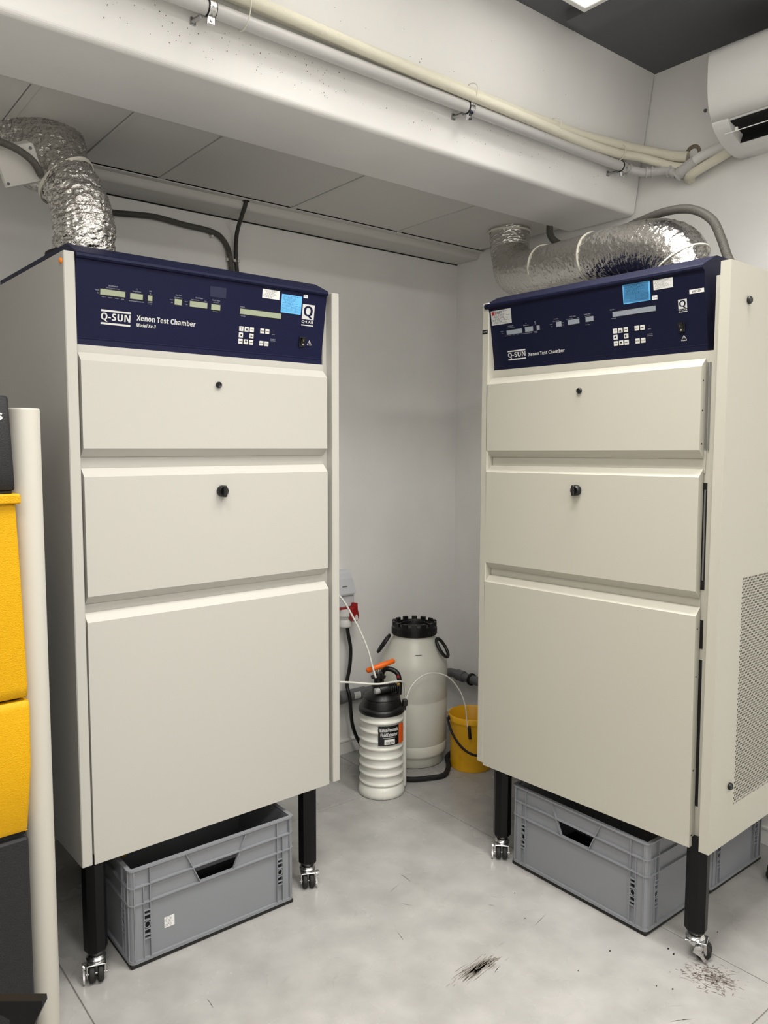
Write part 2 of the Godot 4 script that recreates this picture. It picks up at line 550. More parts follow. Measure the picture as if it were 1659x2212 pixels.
func build_pipes() -> void:
	XF = SH
	# condensate pipe on the beam face
	var t := thing("drain_pipe", "grey plastic pipe clamped along the white beam, with elbows at the right wall", "pipe", Transform3D.IDENTITY)
	var st := ms()
	var y := 2.79
	var z := face_z(y, 0.048)
	tube(st, PackedVector3Array([Vector3(-4.8, y, z), Vector3(-2.0, y, z), Vector3(-0.19, y, z)]), 0.020, 28)
	put("pipe", st, M.pvc, t)
	for cx in [-3.1, -2.102, -1.115, -0.204]: clamp_ring(t, cx, y, z, 0.020)
	st = ms()
	var e := spline([Vector3(-0.19, y, z), Vector3(-0.155, y, z), Vector3(-0.13, y - 0.008, z + 0.02), Vector3(-0.10, y - 0.012, z + 0.04), Vector3(-0.07, y - 0.013, z + 0.08), Vector3(-0.055, y - 0.02, z + 0.13), Vector3(-0.05, y - 0.042, z + 0.165)], 0.006)
	tube(st, e, 0.0175, 24)
	for k in [[0.10, 0.0235], [0.40, 0.0225], [0.52, 0.0235], [0.86, 0.0245]]:
		var i := int(k[0] * (e.size() - 3))
		tube(st, e.slice(i, i + 3), k[1], 24)
	put("elbow", st, M.pvc, t)
	st = ms()
	var e2 := spline([Vector3(-0.05, y - 0.045, z + 0.165), Vector3(-0.05, y - 0.03, z + 0.20), Vector3(-0.05, y - 0.008, z + 0.245)], 0.006)
	tube(st, e2, 0.023, 24)
	tube(st, e2.slice(0, 3), 0.027, 24)
	tube(st, e2.slice(4, 6), 0.026, 24)
	put("socket_joint", st, M.pvc, t)
	st = ms()
	tube(st, spline([Vector3(-0.05, 2.778, z + 0.235), Vector3(-0.052, 2.793, z + 0.28), Vector3(-0.055, 2.803, z + 0.36), Vector3(-0.06, 2.81, z + 0.50)], 0.01), 0.0205, 20)
	put("white_sleeve", st, M.white_plastic, t)
	# insulated hoses
	var h := [[0.021, "upper cream insulated hose running above the grey pipe along the beam", [Vector3(-4.8, 2.865, face_z(2.865, 0.03)), Vector3(-2.3, 2.86, face_z(2.86, 0.03)), Vector3(-2.0, 2.857, face_z(2.857, 0.03)), Vector3(-1.6, 2.851, face_z(2.85, 0.028)), Vector3(-1.2, 2.848, face_z(2.85, 0.03)), Vector3(-0.8, 2.846, face_z(2.85, 0.032)), Vector3(-0.5, 2.852, face_z(2.85, 0.035)), Vector3(-0.25, 2.868, face_z(2.86, 0.045)), Vector3(-0.12, 2.872, 1.225), Vector3(-0.06, 2.86, 1.27), Vector3(-0.045, 2.83, 1.345), Vector3(-0.03, 2.815, 1.40)]],
		[0.0175, "lower cream insulated hose tucked between the upper hose and the grey pipe", [Vector3(-4.8, 2.84, face_z(2.84, 0.062)), Vector3(-2.2, 2.842, face_z(2.84, 0.064)), Vector3(-1.9, 2.840, face_z(2.84, 0.064)), Vector3(-1.5, 2.828, face_z(2.83, 0.066)), Vector3(-1.1, 2.822, face_z(2.82, 0.066)), Vector3(-0.8, 2.818, face_z(2.82, 0.067)), Vector3(-0.5, 2.815, face_z(2.82, 0.065)), Vector3(-0.25, 2.828, face_z(2.83, 0.06)), Vector3(-0.13, 2.836, 1.235), Vector3(-0.07, 2.815, 1.285), Vector3(-0.045, 2.785, 1.35), Vector3(-0.02, 2.775, 1.40)]],
		[0.019, "short cream insulated hose dropping from under the air conditioner", [Vector3(-0.06, 2.80, 1.66), Vector3(-0.05, 2.775, 1.58), Vector3(-0.045, 2.755, 1.50), Vector3(-0.045, 2.74, 1.45), Vector3(-0.04, 2.731, 1.418), Vector3(-0.02, 2.728, 1.405), Vector3(0.0, 2.727, 1.40)]]]
	for k in 3:
		st = ms()
		tube(st, spline(h[k][2], 0.02), h[k][0], 22)
		var o := put("insulated_hose", st, M.cream)
		tag(o, h[k][1], "hose", "", "")
		if k == 0:
			for tx in [-2.0, -1.115, -0.66, -0.24]:
				st = ms()
				var ring := []
				var yy := 2.838
				for s in 25:
					var a := TAU * s / 24.0
					ring.append(Vector3(tx + 0.004 * sin(a), yy - 0.002 + 0.036 * sin(a) - (0.018 if tx < -1.9 else 0.0) * (1 - sin(a)), face_z(yy, 0.045) + 0.040 * cos(a)))
				tube(st, PackedVector3Array(ring), 0.0017, 6)
				put("cable_tie", st, M.tie, o)
	# plugged hole in the wall where the hoses vanish
	st = ms()
	lathe(st, PackedVector2Array([Vector2(0.020, -0.004), Vector2(0.034, -0.004), Vector2(0.036, 0.003), Vector2(0.030, 0.007), Vector2(0.021, 0.004), Vector2(0.019, -0.02)]), Transform3D(Basis(Vector3.BACK, PI / 2), Vector3(-0.001, 2.833, 1.407)), 20)
	tag(put("wall_grommet", st, mat(Color(0.50, 0.46, 0.40), 0.9)), "brownish sealed ring around the hole in the right wall beside the hoses", "wall grommet")
	st = ms()
	lathe(st, PackedVector2Array([Vector2(0.0, 0.008), Vector2(0.005, 0.007), Vector2(0.0075, 0.0), Vector2(0.0075, -0.003)]), Transform3D(Basis(Vector3.BACK, PI / 2).rotated(Vector3.UP, 0), Vector3(-0.001, 2.99, 1.455)), 14)
	tag(put("wall_plug", st, M.ht), "small grey plug in the right wall left of the air conditioner", "wall plug")
	# waste pipe low on both walls
	var wp := thing("waste_pipe", "dark grey waste pipe low on the walls behind the white barrel", "pipe")
	st = ms()
	tube(st, PackedVector3Array([Vector3(-2.2, 0.335, 0.047), Vector3(-0.79, 0.322, 0.047)]), 0.026, 24)
	tube(st, PackedVector3Array([Vector3(-0.70, 0.321, 0.047), Vector3(-0.09, 0.316, 0.047)]), 0.026, 24)
	put("pipe", st, M.ht, wp)
	st = ms()
	tube(st, PackedVector3Array([Vector3(-0.83, 0.3225, 0.047), Vector3(-0.69, 0.3215, 0.047)]), 0.031, 24)
	tube(st, PackedVector3Array([Vector3(-0.86, 0.3225, 0.047), Vector3(-0.832, 0.3225, 0.047)]), 0.034, 24)
	put("coupling", st, M.ht, wp)
	st = ms()
	tube(st, spline([Vector3(-0.12, 0.316, 0.047), Vector3(-0.075, 0.316, 0.055), Vector3(-0.062, 0.312, 0.09), Vector3(-0.06, 0.310, 0.12), Vector3(-0.06, 0.309, 0.20), Vector3(-0.06, 0.308, 0.6)], 0.01), 0.025, 22)
	tube(st, PackedVector3Array([Vector3(-0.061, 0.311, 0.10), Vector3(-0.06, 0.309, 0.15)]), 0.031, 22)
	put("elbow", st, M.ht, wp)
	st = ms()
	tube(st, PackedVector3Array([Vector3(-0.06, 0.309, 0.205), Vector3(-0.06, 0.309, 0.217)]), 0.034, 22)
	put("rubber_ring", st, M.black_matt, wp)
	st = ms()
	for k in 4:
		var a0 := -0.5 + k * 0.3
		var a1 := a0 + 0.3
		quad(st, Vector3(-0.775, 0.322 + 0.0315 * sin(a0), 0.047 + 0.0315 * cos(a0)), Vector3(-0.735, 0.3215 + 0.0315 * sin(a0), 0.047 + 0.0315 * cos(a0)), Vector3(-0.735, 0.3215 + 0.0315 * sin(a1), 0.047 + 0.0315 * cos(a1)), Vector3(-0.775, 0.322 + 0.0315 * sin(a1), 0.047 + 0.0315 * cos(a1)), 1)
	put("sticker", st, print_mat(7, Color(0.86, 0.86, 0.85), Color(0.2, 0.2, 0.2), 5, 1.0), wp, "white printed sticker")
	# conduits on the back wall above the left cabinet
	st = ms()
	ribbed(st, [Vector3(-2.10, 2.625, 0.018), Vector3(-2.085, 2.585, 0.018), Vector3(-2.04, 2.552, 0.018), Vector3(-1.96, 2.545, 0.018), Vector3(-1.78, 2.560, 0.018), Vector3(-1.64, 2.551, 0.018), Vector3(-1.53, 2.546, 0.018), Vector3(-1.475, 2.532, 0.018), Vector3(-1.437, 2.49, 0.018), Vector3(-1.424, 2.44, 0.018), Vector3(-1.418, 2.36, 0.018), Vector3(-1.415, 2.1, 0.018)], 0.0125)
	var co := put("conduit", st, M.conduit)
	tag(co, "grey ribbed conduit bending down the back wall behind the left cabinet", "conduit")
	for k in [[-1.515, 2.543, 0.3], [-1.42, 2.437, PI / 2]]:
		st = ms()
		var at := Transform3D(Basis(Vector3.BACK, k[2]), Vector3(k[0], k[1], 0.0))
		# an open U seen along the conduit: back, two cheeks
		prism(st, PackedVector2Array([Vector2(0.0005, -0.024), Vector2(0.021, -0.024), Vector2(0.021, -0.0135), Vector2(0.004, -0.0135), Vector2(0.004, 0.0135), Vector2(0.021, 0.0135), Vector2(0.021, 0.019), Vector2(0.0005, 0.019)]), -0.006, 0.006, at * Transform3D(Basis(Vector3(0, 0, 1), Vector3(0, 1, 0), Vector3(-1, 0, 0)), Vector3.ZERO))
		put("conduit_clip", st, M.box_plastic, co)
	st = ms()
	tube(st, spline([Vector3(-1.43, 2.68, 0.178), Vector3(-1.432, 2.64, 0.178), Vector3(-1.43, 2.60, 0.14), Vector3(-1.415, 2.55, 0.07), Vector3(-1.398, 2.50, 0.025), Vector3(-1.392, 2.44, 0.014), Vector3(-1.385, 2.36, 0.012), Vector3(-1.38, 2.1, 0.012)], 0.01), 0.0092, 14)
	var ca := put("cable", st, M.cable)
	tag(ca, "thick grey cable dropping from a hole in the dropped ceiling tiles", "cable")
	st = ms()
	box(st, Vector3(-1.409, 2.431, 0.0), Vector3(-1.374, 2.443, 0.022), 0.002)
	put("cable_clip", st, M.box_plastic, ca)
	st = ms()
	lathe(st, PackedVector2Array([Vector2(0.0, 0.0), Vector2(0.016, 0.0), Vector2(0.016, 0.004)]), Transform3D(Basis.IDENTITY, Vector3(-1.43, 2.6505, 0.178)), 10)
	put("ragged_hole", st, M.gap, ca)
	XF = Transform3D.IDENTITY

func build_air_conditioner() -> void:
	XF = SH
	var t := thing("air_conditioner", "white wall air conditioner at the top right with an open louvre", "air conditioner")
	# profile in (depth from wall, y)
	var up := PackedVector2Array([Vector2(0.0, 3.085), Vector2(0.22, 3.085), Vector2(0.262, 3.082), Vector2(0.272, 3.070), Vector2(0.280, 3.051), Vector2(0.282, 3.00), Vector2(0.279, 2.943), Vector2(0.274, 2.905), Vector2(0.266, 2.875), Vector2(0.2425, 2.834), Vector2(0.0, 2.834)])
	var z0 := 1.618
	var z1 := 2.45
	var st := ms()
	# own x = depth, pushed along z; wall is at x = 0 and depth runs to -x
	var at := Transform3D(Basis(Vector3(-1, 0, 0), Vector3(0, 1, 0), Vector3(0, 0, -1)), Vector3.ZERO)
	prism(st, up, -z1, -z0, at, 3)
	put("front_cover", st, M.white_plastic, t)
	# lower shell: left and right cheeks full, middle with the outlet cut in
	var cheek := PackedVector2Array([Vector2(0.0, 2.832), Vector2(0.240, 2.830), Vector2(0.236, 2.821), Vector2(0.213, 2.799), Vector2(0.168, 2.771), Vector2(0.109, 2.753), Vector2(0.064, 2.747), Vector2(0.0, 2.749)])
	st = ms()
	prism(st, cheek, -(z0 + 0.062), -z0, at, 3)
	prism(st, cheek, -z1, -(z1 - 0.06), at, 3)
	var mid := PackedVector2Array([Vector2(0.0, 2.832), Vector2(0.225, 2.832), Vector2(0.222, 2.826), Vector2(0.12, 2.80), Vector2(0.138, 2.762), Vector2(0.109, 2.753), Vector2(0.064, 2.747), Vector2(0.0, 2.749)])
	prism(st, mid, -(z1 - 0.06), -(z0 + 0.062), at)
	put("lower_shell", st, M.white_plastic, t)
	st = ms()
	prism(st, PackedVector2Array([Vector2(0.2205, 2.8245), Vector2(0.1195, 2.7995), Vector2(0.1375, 2.7635), Vector2(0.14, 2.765), Vector2(0.123, 2.80), Vector2(0.2205, 2.8225)]), -(z1 - 0.061), -(z0 + 0.063), at)
	put("air_outlet", st, M.black_matt, t)
	st = ms()
	prism(st, PackedVector2Array([Vector2(0.234, 2.7785), Vector2(0.2345, 2.7750), Vector2(0.175, 2.7985), Vector2(0.1745, 2.8015)]), -(z1 - 0.05), -(z0 + 0.050), at)
	put("louvre", st, M.white_plastic, t)
	st = ms()
	lathe(st, PackedVector2Array([Vector2(0.0, 0.0), Vector2(0.006, 0.0), Vector2(0.006, 0.012), Vector2(0.0, 0.014)]), Transform3D(Basis.IDENTITY, Vector3(-0.215, 2.784, z0 + 0.085)), 12)
	put("louvre_pivot", st, M.white_plastic, t)
	XF = Transform3D.IDENTITY

# ---------- test chambers ----------
# a printed sheet: paper colour with rows of dark dashes too small to read
func print_mat(seed_: int, paper: Color, ink: Color, rows: int, ratio: float, table := false) -> StandardMaterial3D:
	var r := RandomNumberGenerator.new()
	r.seed = seed_
	var w := 128
	var h := int(128.0 / ratio)
	var im := Image.create(w, h, false, Image.FORMAT_RGB8)
	im.fill(paper)
	var step := float(h - 10) / rows
	for k in rows:
		var y := int(6 + k * step)
		if table and k > rows / 2:
			im.fill_rect(Rect2i(6, y, w - 12, 1), ink)
			continue
		var x := r.randi_range(6, 26)
		var end := r.randi_range(70, w - 6)
		while x < end:
			var l := r.randi_range(3, 12)
			im.fill_rect(Rect2i(x, y, mini(l, end - x), maxi(1, int(step * 0.38))), ink)
			x += l + r.randi_range(2, 5)
	if table:
		for k in 5: im.fill_rect(Rect2i(6 + k * 29, int(h * 0.56), 1, int(h * 0.38)), ink)
	var m := mat(Color.WHITE, 0.55)
	m.albedo_texture = ImageTexture.create_from_image(im)
	return m

# the console plane: u along x, w down the slope from the lip
func con(u: float, w: float, off := 0.0) -> Transform3D:
	var y := Vector3(0, 0.98725, 0.15923)
	var n := Vector3(0, -0.15923, 0.98725)
	return Transform3D(Basis(Vector3.RIGHT, y, n), Vector3(u, 2.135, 0) - y * w + n * off)

func plate(st: SurfaceTool, u0: float, u1: float, w0: float, w1: float, th := 0.0012, c := 0.0004) -> void:
	var keep := XF
	XF = XF * con(u0, w1)
	box(st, Vector3(0, 0, -0.001), Vector3(u1 - u0, w1 - w0, th), c)
	XF = keep

func sticker(parent: Node, called: String, u0: float, u1: float, w0: float, w1: float, m: Material, edge: Material, label: String, turn := 0.0) -> MeshInstance3D:
	var keep := XF
	XF = XF * con((u0 + u1) / 2, (w0 + w1) / 2) * Transform3D(Basis(Vector3.BACK, turn), Vector3.ZERO)
	var a := (u1 - u0) / 2
	var b := (w1 - w0) / 2
	var st := ms()
	box(st, Vector3(-a, -b, 0), Vector3(a, b, 0.0006))
	var o := put(called, st, edge, parent, label)
	st = ms()
	quad(st, Vector3(-a, -b, 0.0008), Vector3(a, -b, 0.0008), Vector3(a, b, 0.0008), Vector3(-a, b, 0.0008))
	put("print", st, m, o)
	XF = keep
	return o

func caster(parent: Node, x: float, z: float, turn: float, lever: float) -> void:
	var keep := XF
	XF = XF * Transform3D(Basis(Vector3.UP, turn), Vector3(x, FY, z))
	var st := ms()
	lathe(st, PackedVector2Array([Vector2(0.0, 0.058), Vector2(0.024, 0.058), Vector2(0.028, 0.060), Vector2(0.030, 0.064), Vector2(0.027, 0.067), Vector2(0.024, 0.069), Vector2(0.026, 0.073), Vector2(0.022, 0.076), Vector2(0.0, 0.076)]), Transform3D.IDENTITY, 28)
	# fork: top plate and two cheeks reaching the axle
	box(st, Vector3(-0.026, 0.054, -0.028), Vector3(0.026, 0.0585, 0.038), 0.0015)
	var ch := PackedVector2Array([Vector2(-0.020, 0.058), Vector2(0.038, 0.058), Vector2(0.040, 0.030), Vector2(0.034, 0.018), Vector2(0.026, 0.018), Vector2(0.008, 0.038)])
	for s in [-1.0, 1.0]:
		# own (x, y) = (z, y); pushed along x
		prism(st, ch, -0.0015, 0.0015, Transform3D(Basis(Vector3(0, 0, 1), Vector3(0, 1, 0), Vector3(-1, 0, 0)), Vector3(s * 0.0265, 0, 0)))
	var b := put("caster", st, M.chrome, parent)
	for s in [-1.0, 1.0]:
		st = ms()
		lathe(st, PackedVector2Array([Vector2(0.0, -0.0095), Vector2(0.020, -0.0095), Vector2(0.0245, -0.006), Vector2(0.0255, 0.0), Vector2(0.0245, 0.006), Vector2(0.020, 0.0095), Vector2(0.0, 0.0095)]), Transform3D(Basis(Vector3.BACK, PI / 2), Vector3(s * 0.0125, 0.0256, 0.026)), 28)
		put("wheel", st, M.rubber, b)
	st = ms()
	lathe(st, PackedVector2Array([Vector2(0.0, -0.031), Vector2(0.004, -0.031), Vector2(0.004, 0.031), Vector2(0.0, 0.031)]), Transform3D(Basis(Vector3.BACK, PI / 2), Vector3(0, 0.0256, 0.027)), 10)
	put("axle", st, M.zinc, b)
	if lever != 0.0:
		st = ms()
		prism(st, PackedVector2Array([Vector2(-0.012, 0.030), Vector2(-0.004, 0.052), Vector2(0.010, 0.056), Vector2(0.020, 0.048), Vector2(0.014, 0.040), Vector2(0.024, 0.022), Vector2(0.034, 0.008), Vector2(0.026, 0.004), Vector2(0.010, 0.022)]), 0.0, 0.006, Transform3D(Basis(Vector3(0, 0, 1), Vector3(0, 1, 0), Vector3(-1, 0, 0)), Vector3(0.033 * lever, 0, 0.010)), 2)
		lathe(st, PackedVector2Array([Vector2(0, 0), Vector2(0.011, 0.0), Vector2(0.013, 0.004), Vector2(0.011, 0.010), Vector2(0.0, 0.012)]), Transform3D(Basis(Vector3.BACK, -PI / 2 * lever), Vector3(0.030 * lever, 0.044, 0.014)), 18)
		put("brake_lever", st, M.chrome, b)
	XF = keep

func door(parent: Node, called: String, x0: float, x1: float, y0: float, y1: float, ch0: bool, m: Material) -> MeshInstance3D:
	var st := ms()
	var p := PackedVector2Array([Vector2(0.0, y0), Vector2(0.0, y1), Vector2(-0.026, y1 + 0.025), Vector2(-0.029, y1 + 0.025)])
	if ch0: p.append_array(PackedVector2Array([Vector2(-0.029, y0 - 0.025), Vector2(-0.026, y0 - 0.025)]))
	else: p.append_array(PackedVector2Array([Vector2(-0.029, y0)]))
	prism_x(st, p, x0, x1)
	return put(called, st, m, parent)

func knob(parent: Node, at: Vector3, r: float, big: bool, side := false) -> void:
	var keep := XF
	var b := Basis(Vector3.RIGHT, PI / 2)
	if side: b = Basis(Vector3.BACK, -PI / 2)
	XF = XF * Transform3D(b, at)
	var st := ms()
	var d := 0.020 if big else 0.010
	lathe(st, PackedVector2Array([Vector2(r * 0.8, 0.0), Vector2(r * 0.98, 0.002), Vector2(r, d * 0.55), Vector2(r * 0.92, d * 0.8), Vector2(r * 0.75, d), Vector2(r * 0.6, d * 0.9), Vector2(0.0, d * 0.86)]), Transform3D.IDENTITY, 28)
	if big:
		box(st, Vector3(-r * 0.32, d * 0.5, -r * 0.98), Vector3(r * 0.32, d * 1.5, r * 0.98), 0.003)
	put("knob", st, M.black, parent)
	XF = keep

func grille_panel(t: Node, x: float, m: Material) -> void:
	# perforated field of the right side panel: real holes, dark liner behind
	var st := ms()
	var zs0 := -0.64; var zs1 := -0.152
	var y0 := 0.468; var y1 := 1.203
	var ph := 0.0098; var pv := 0.0085; var r := 0.0031
	var rows := int((y1 - y0) / pv)
	var cols := int((zs1 - zs0) / ph)
	var cw := (zs1 - zs0) / cols
	var chh := (y1 - y0) / rows
	for i in rows:
		for j in cols + 1:
			var za := zs0 + j * cw - (cw * 0.5 if i % 2 else 0.0)
			var zb := za + cw
			var ya := y0 + i * chh
			var yb := ya + chh
			var zl := maxf(za, zs0); var zr := minf(zb, zs1)
			if zr - zl < 0.0002: continue
			if zr - zl < cw * 0.9:
				quad(st, Vector3(x, ya, zr), Vector3(x, ya, zl), Vector3(x, yb, zl), Vector3(x, yb, zr))
				continue
			var c := Vector3(x, (ya + yb) / 2, (za + zb) / 2)
			var ri := []; var ro := []
			for k in 8:
				var a := TAU * k / 8.0
				ri.append(c + Vector3(0, sin(a) * r * 1.15, -cos(a) * r))
			ro = [Vector3(x, c.y, za), Vector3(x, yb, za), Vector3(x, yb, c.z), Vector3(x, yb, zb), Vector3(x, c.y, zb), Vector3(x, ya, zb), Vector3(x, ya, c.z), Vector3(x, ya, za)]
			# ri[0] points to -z, turning towards +y
			for k in 8:
				var k2 := (k + 1) % 8
				quad(st, ri[k], ro[k], ro[k2], ri[k2])
	var g := put("perforated_grille", st, m, t)
	g.set_meta("kind", "stuff")
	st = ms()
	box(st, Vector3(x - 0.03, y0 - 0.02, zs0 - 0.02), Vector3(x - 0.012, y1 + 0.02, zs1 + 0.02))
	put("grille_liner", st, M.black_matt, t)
	# the sheet around it
	st = ms()
	for q in [[YB, y0, -DEP, 0.0], [y1, YT, -DEP, 0.0], [y0, y1, -DEP, zs0], [y0, y1, zs1, 0.0]]:
		box(st, Vector3(x - T, q[0], q[2]), Vector3(x, q[1], q[3]))
	put("side_panel", st, m, t)

func chamber(t: Node, o: Dictionary) -> void:
	var m: Material = o.paint
	var st := ms()
	# side panels
	box(st, Vector3(0, YB, -DEP), Vector3(T, YT, 0), 0.0025)
	put("side_panel", st, m, t)
	if o.grille: grille_panel(t, W, m)
	else:
		st = ms()
		box(st, Vector3(W - T, YB, -DEP), Vector3(W, YT, 0), 0.0025)
		put("side_panel", st, m, t)
	# carcass
	st = ms()
	box(st, Vector3(T, YB + 0.008, -DEP + 0.01), Vector3(W - T, 1.90, -0.034))
	box(st, Vector3(T, YB + 0.004, -0.05), Vector3(o.dl - 0.002, 2.09, -0.036))
	box(st, Vector3(o.dr + 0.006, 1.86, -0.05), Vector3(W - T, 2.12, -0.036))
	box(st, Vector3(o.dl, 1.53, -0.036), Vector3(o.dr - 0.004, 1.60, -0.0305))
	box(st, Vector3(o.dl, 1.10, -0.036), Vector3(o.dr - 0.004, 1.16, -0.0305))
	put("carcass", st, m, t)
	XF = o.roll
	if o.grille:
		st = ms()
		for q in [[1.17, 1.50], [0.985, 1.075], [0.48, 0.95]]:
			box(st, Vector3(o.dr - 0.01, q[0], -0.036), Vector3(o.dr + 0.012, q[1], -0.0325))
		put("hinge_slot", st, M.gap, t)
		st = ms()
		box(st, Vector3(o.dr + 0.002, 1.60, -0.036), Vector3(o.dr + 0.006, 1.865, -0.030))
		box(st, Vector3(o.dr + 0.010, 1.60, -0.036), Vector3(o.dr + 0.014, 1.865, -0.029))
		box(st, Vector3(o.dr + 0.004, 1.20, -0.034), Vector3(o.dr + 0.009, 1.48, -0.031))
		put("hinge_strip", st, M.zinc, t)
	var d1 := door(t, "upper_door", o.dl, o.dr, 1.601, 1.852, true, m)
	var d2 := door(t, "middle_door", o.dl, o.dr + 0.001, 1.168, 1.518, true, m)
	var d3 := door(t, "lower_door", o.dl - 0.003, o.dr + 0.004, YB, 1.091, false, m)
	knob(d1, Vector3(o.k1, 1.804, 0), 0.0102, false)
	knob(d2, Vector3(o.k2, 1.463, 0), 0.019, true)
	if o.grille:
		for q in [[d1, 1.62], [d1, 1.72], [d1, 1.81], [d3, 1.05], [d3, 0.90], [d3, 0.60], [d3, 0.39]]:
			st = ms()
			lathe(st, PackedVector2Array([Vector2(0.003, 0.0), Vector2(0.0025, 0.0012), Vector2(0, 0.0012)]), Transform3D(Basis(Vector3.BACK, -PI / 2), Vector3(o.dr + (0.004 if q[0] == d3 else 0.0), q[1], -0.012)), 8)
			put("screw", st, M.black, q[0])
	# console hood
	st = ms()
	var hx0: float = o.dl - 0.006
	var hx1: float = o.dr
	prism_x(st, PackedVector2Array([Vector2(0.0, 2.135), Vector2(0.007, 2.137), Vector2(0.0105, 2.142), Vector2(0.0095, 2.149), Vector2(0.004, 2.1535), Vector2(-0.068, 2.187), Vector2(-0.075, 2.189), Vector2(-0.76, 2.189), Vector2(-0.76, 1.89), Vector2(-0.10, 1.89), Vector2(-0.034, 1.877), Vector2(-0.0345, 1.916), Vector2(-0.033, 1.9195), Vector2(-0.035, 1.9215)]), hx0, hx1)
	var hood := put("console_hood", st, o.navy, t)
	# displays
	for q in o.displays:
		st = ms()
		plate(st, q[0] - 0.0022, q[1] + 0.0022, q[2] - 0.0022, q[3] + 0.0022, 0.0006)
		var fr := put("display_frame", st, M.black, hood)
		st = ms()
		plate(st, q[0], q[1], q[2], q[3], 0.0012)
		put("display", st, o.lcd, hood)
	# printed legends
	st = ms()
	for q in o.legends:
		text_into(st, q[0], con(q[1], q[2], 0.0003), 0.0, q[3], true)
	put("legend", st, M.dimprint, hood)
	# membrane keys
	var g := [["?", 0, 0], ["up", 1, 0], ["bar", 2, 0], ["left", 0, 1], ["right", 2, 1], ["bar", 0, 2], ["down", 1, 2], ["bar", 2, 2], ["bar", 4.0, 0], ["bar", 5.0, 0], ["RUN", 4.0, 2], ["STOP", 5.0, 2]]
	for q in g:
		var u: float = o.kx + q[1] * 0.020
		var w: float = 0.143 + q[2] * 0.0203
		st = ms()
		plate(st, u - 0.0078, u + 0.0078, w - 0.0078, w + 0.0078, 0.0016, 0.0008)
		var kb := put("key", st, M.key, hood)
		st = ms()
		var f := con(u, w, 0.0017)
		match q[0]:
			"up": prism(st, PackedVector2Array([Vector2(-0.0045, -0.004), Vector2(0.0045, -0.004), Vector2(0, 0.005)]), 0, 0.0002, f)
			"down": prism(st, PackedVector2Array([Vector2(-0.0045, 0.004), Vector2(0.0045, 0.004), Vector2(0, -0.005)]), 0, 0.0002, f)
			"left": prism(st, PackedVector2Array([Vector2(0.004, -0.0045), Vector2(0.004, 0.0045), Vector2(-0.005, 0)]), 0, 0.0002, f)
			"right": prism(st, PackedVector2Array([Vector2(-0.004, -0.0045), Vector2(-0.004, 0.0045), Vector2(0.005, 0)]), 0, 0.0002, f)
			"bar": prism(st, PackedVector2Array([Vector2(-0.0055, -0.001), Vector2(0.0055, -0.001), Vector2(0.0055, 0.001), Vector2(-0.0055, 0.001)]), 0, 0.0002, f)
			_: text_into(st, q[0], f, 0.012 if q[0] != "?" else 0.006, 0.0045 if q[0] != "?" else 0.009, true)
		put("symbol", st, M.black, kb)
	# indicator and small rotary hole
	st = ms()
	lathe(st, PackedVector2Array([Vector2(0.003, 0), Vector2(0.002, 0.0015), Vector2(0, 0.002)]), con(o.kx + 0.124, 0.142) * Transform3D(Basis(Vector3.RIGHT, PI / 2), Vector3.ZERO), 14)
	put("indicator", st, M.black, hood)
	st = ms()
	for k in 7:
		var a := TAU * k / 6.0
		var rr := 0.005 if k < 6 else 0.0
		lathe(st, PackedVector2Array([Vector2(0.0016, 0), Vector2(0.0012, 0.0006), Vector2(0, 0.0006)]), con(o.kx + 0.125 + rr * cos(a), 0.182 + rr * sin(a)) * Transform3D(Basis(Vector3.RIGHT, PI / 2), Vector3.ZERO), 8)
	put("buzzer_holes", st, M.gap, hood)
	# rocker switch
	st = ms()
	plate(st, o.sw[0], o.sw[1], o.sw[2], o.sw[3], 0.006, 0.0015)
	put("switch_frame", st, M.black, hood)
	st = ms()
	var keep := XF
	XF = XF * con((o.sw[0] + o.sw[1]) / 2, (o.sw[2] + o.sw[3]) / 2, 0.006)
	prism(st, PackedVector2Array([Vector2(-0.015, 0.0), Vector2(0.015, 0.0), Vector2(0.015, 0.001), Vector2(0.001, 0.003), Vector2(-0.015, 0.008)]), -0.0085, 0.0085, Transform3D(Basis(Vector3(0, -1, 0), Vector3(0, 0, 1), Vector3(-1, 0, 0)), Vector3.ZERO))
	XF = keep
	put("rocker_switch", st, M.black, hood)
	st = ms()
	var sc: float = (o.sw[0] + o.sw[1]) / 2
	var sw0: float = (o.sw[2] + o.sw[3]) / 2
	text_into(st, "I", con(sc, sw0 - 0.006, 0.0125), 0.002, 0.005)
	text_into(st, "O", con(sc, sw0 + 0.008, 0.0095), 0.005, 0.005)
	put("switch_mark", st, M.print, hood)
	# warning triangle
	st = ms()
	var tc: Vector2 = o.tri
	var tp := [Vector2(-0.009, -0.008), Vector2(0.009, -0.008), Vector2(0, 0.008)]
	for k in 3:
		var a: Vector2 = tp[k]; var b: Vector2 = tp[(k + 1) % 3]
		var n2 := (b - a).orthogonal().normalized() * 0.0006
		prism(st, PackedVector2Array([a - n2, b - n2, b + n2, a + n2]), 0, 0.0003, con(tc.x, tc.y, 0.0001))
	prism(st, PackedVector2Array([Vector2(-0.0007, -0.003), Vector2(0.0007, -0.003), Vector2(0.0009, 0.004), Vector2(-0.0009, 0.004)]), 0, 0.0003, con(tc.x, tc.y, 0.0001))
	prism(st, PackedVector2Array([Vector2(-0.0007, -0.0058), Vector2(0.0007, -0.0058), Vector2(0.0007, -0.0044), Vector2(-0.0007, -0.0044)]), 0, 0.0003, con(tc.x, tc.y, 0.0001))
	put("warning_sign", st, M.print, hood)
	# logos and lettering
	var qs: Array = o.qsun  # u0, u1, w0, w1
	var hh: float = qs[3] - qs[2]
	st = ms()
	plate(st, qs[0], qs[1], qs[2], qs[2] + hh * 0.13, 0.0004, 0.0)
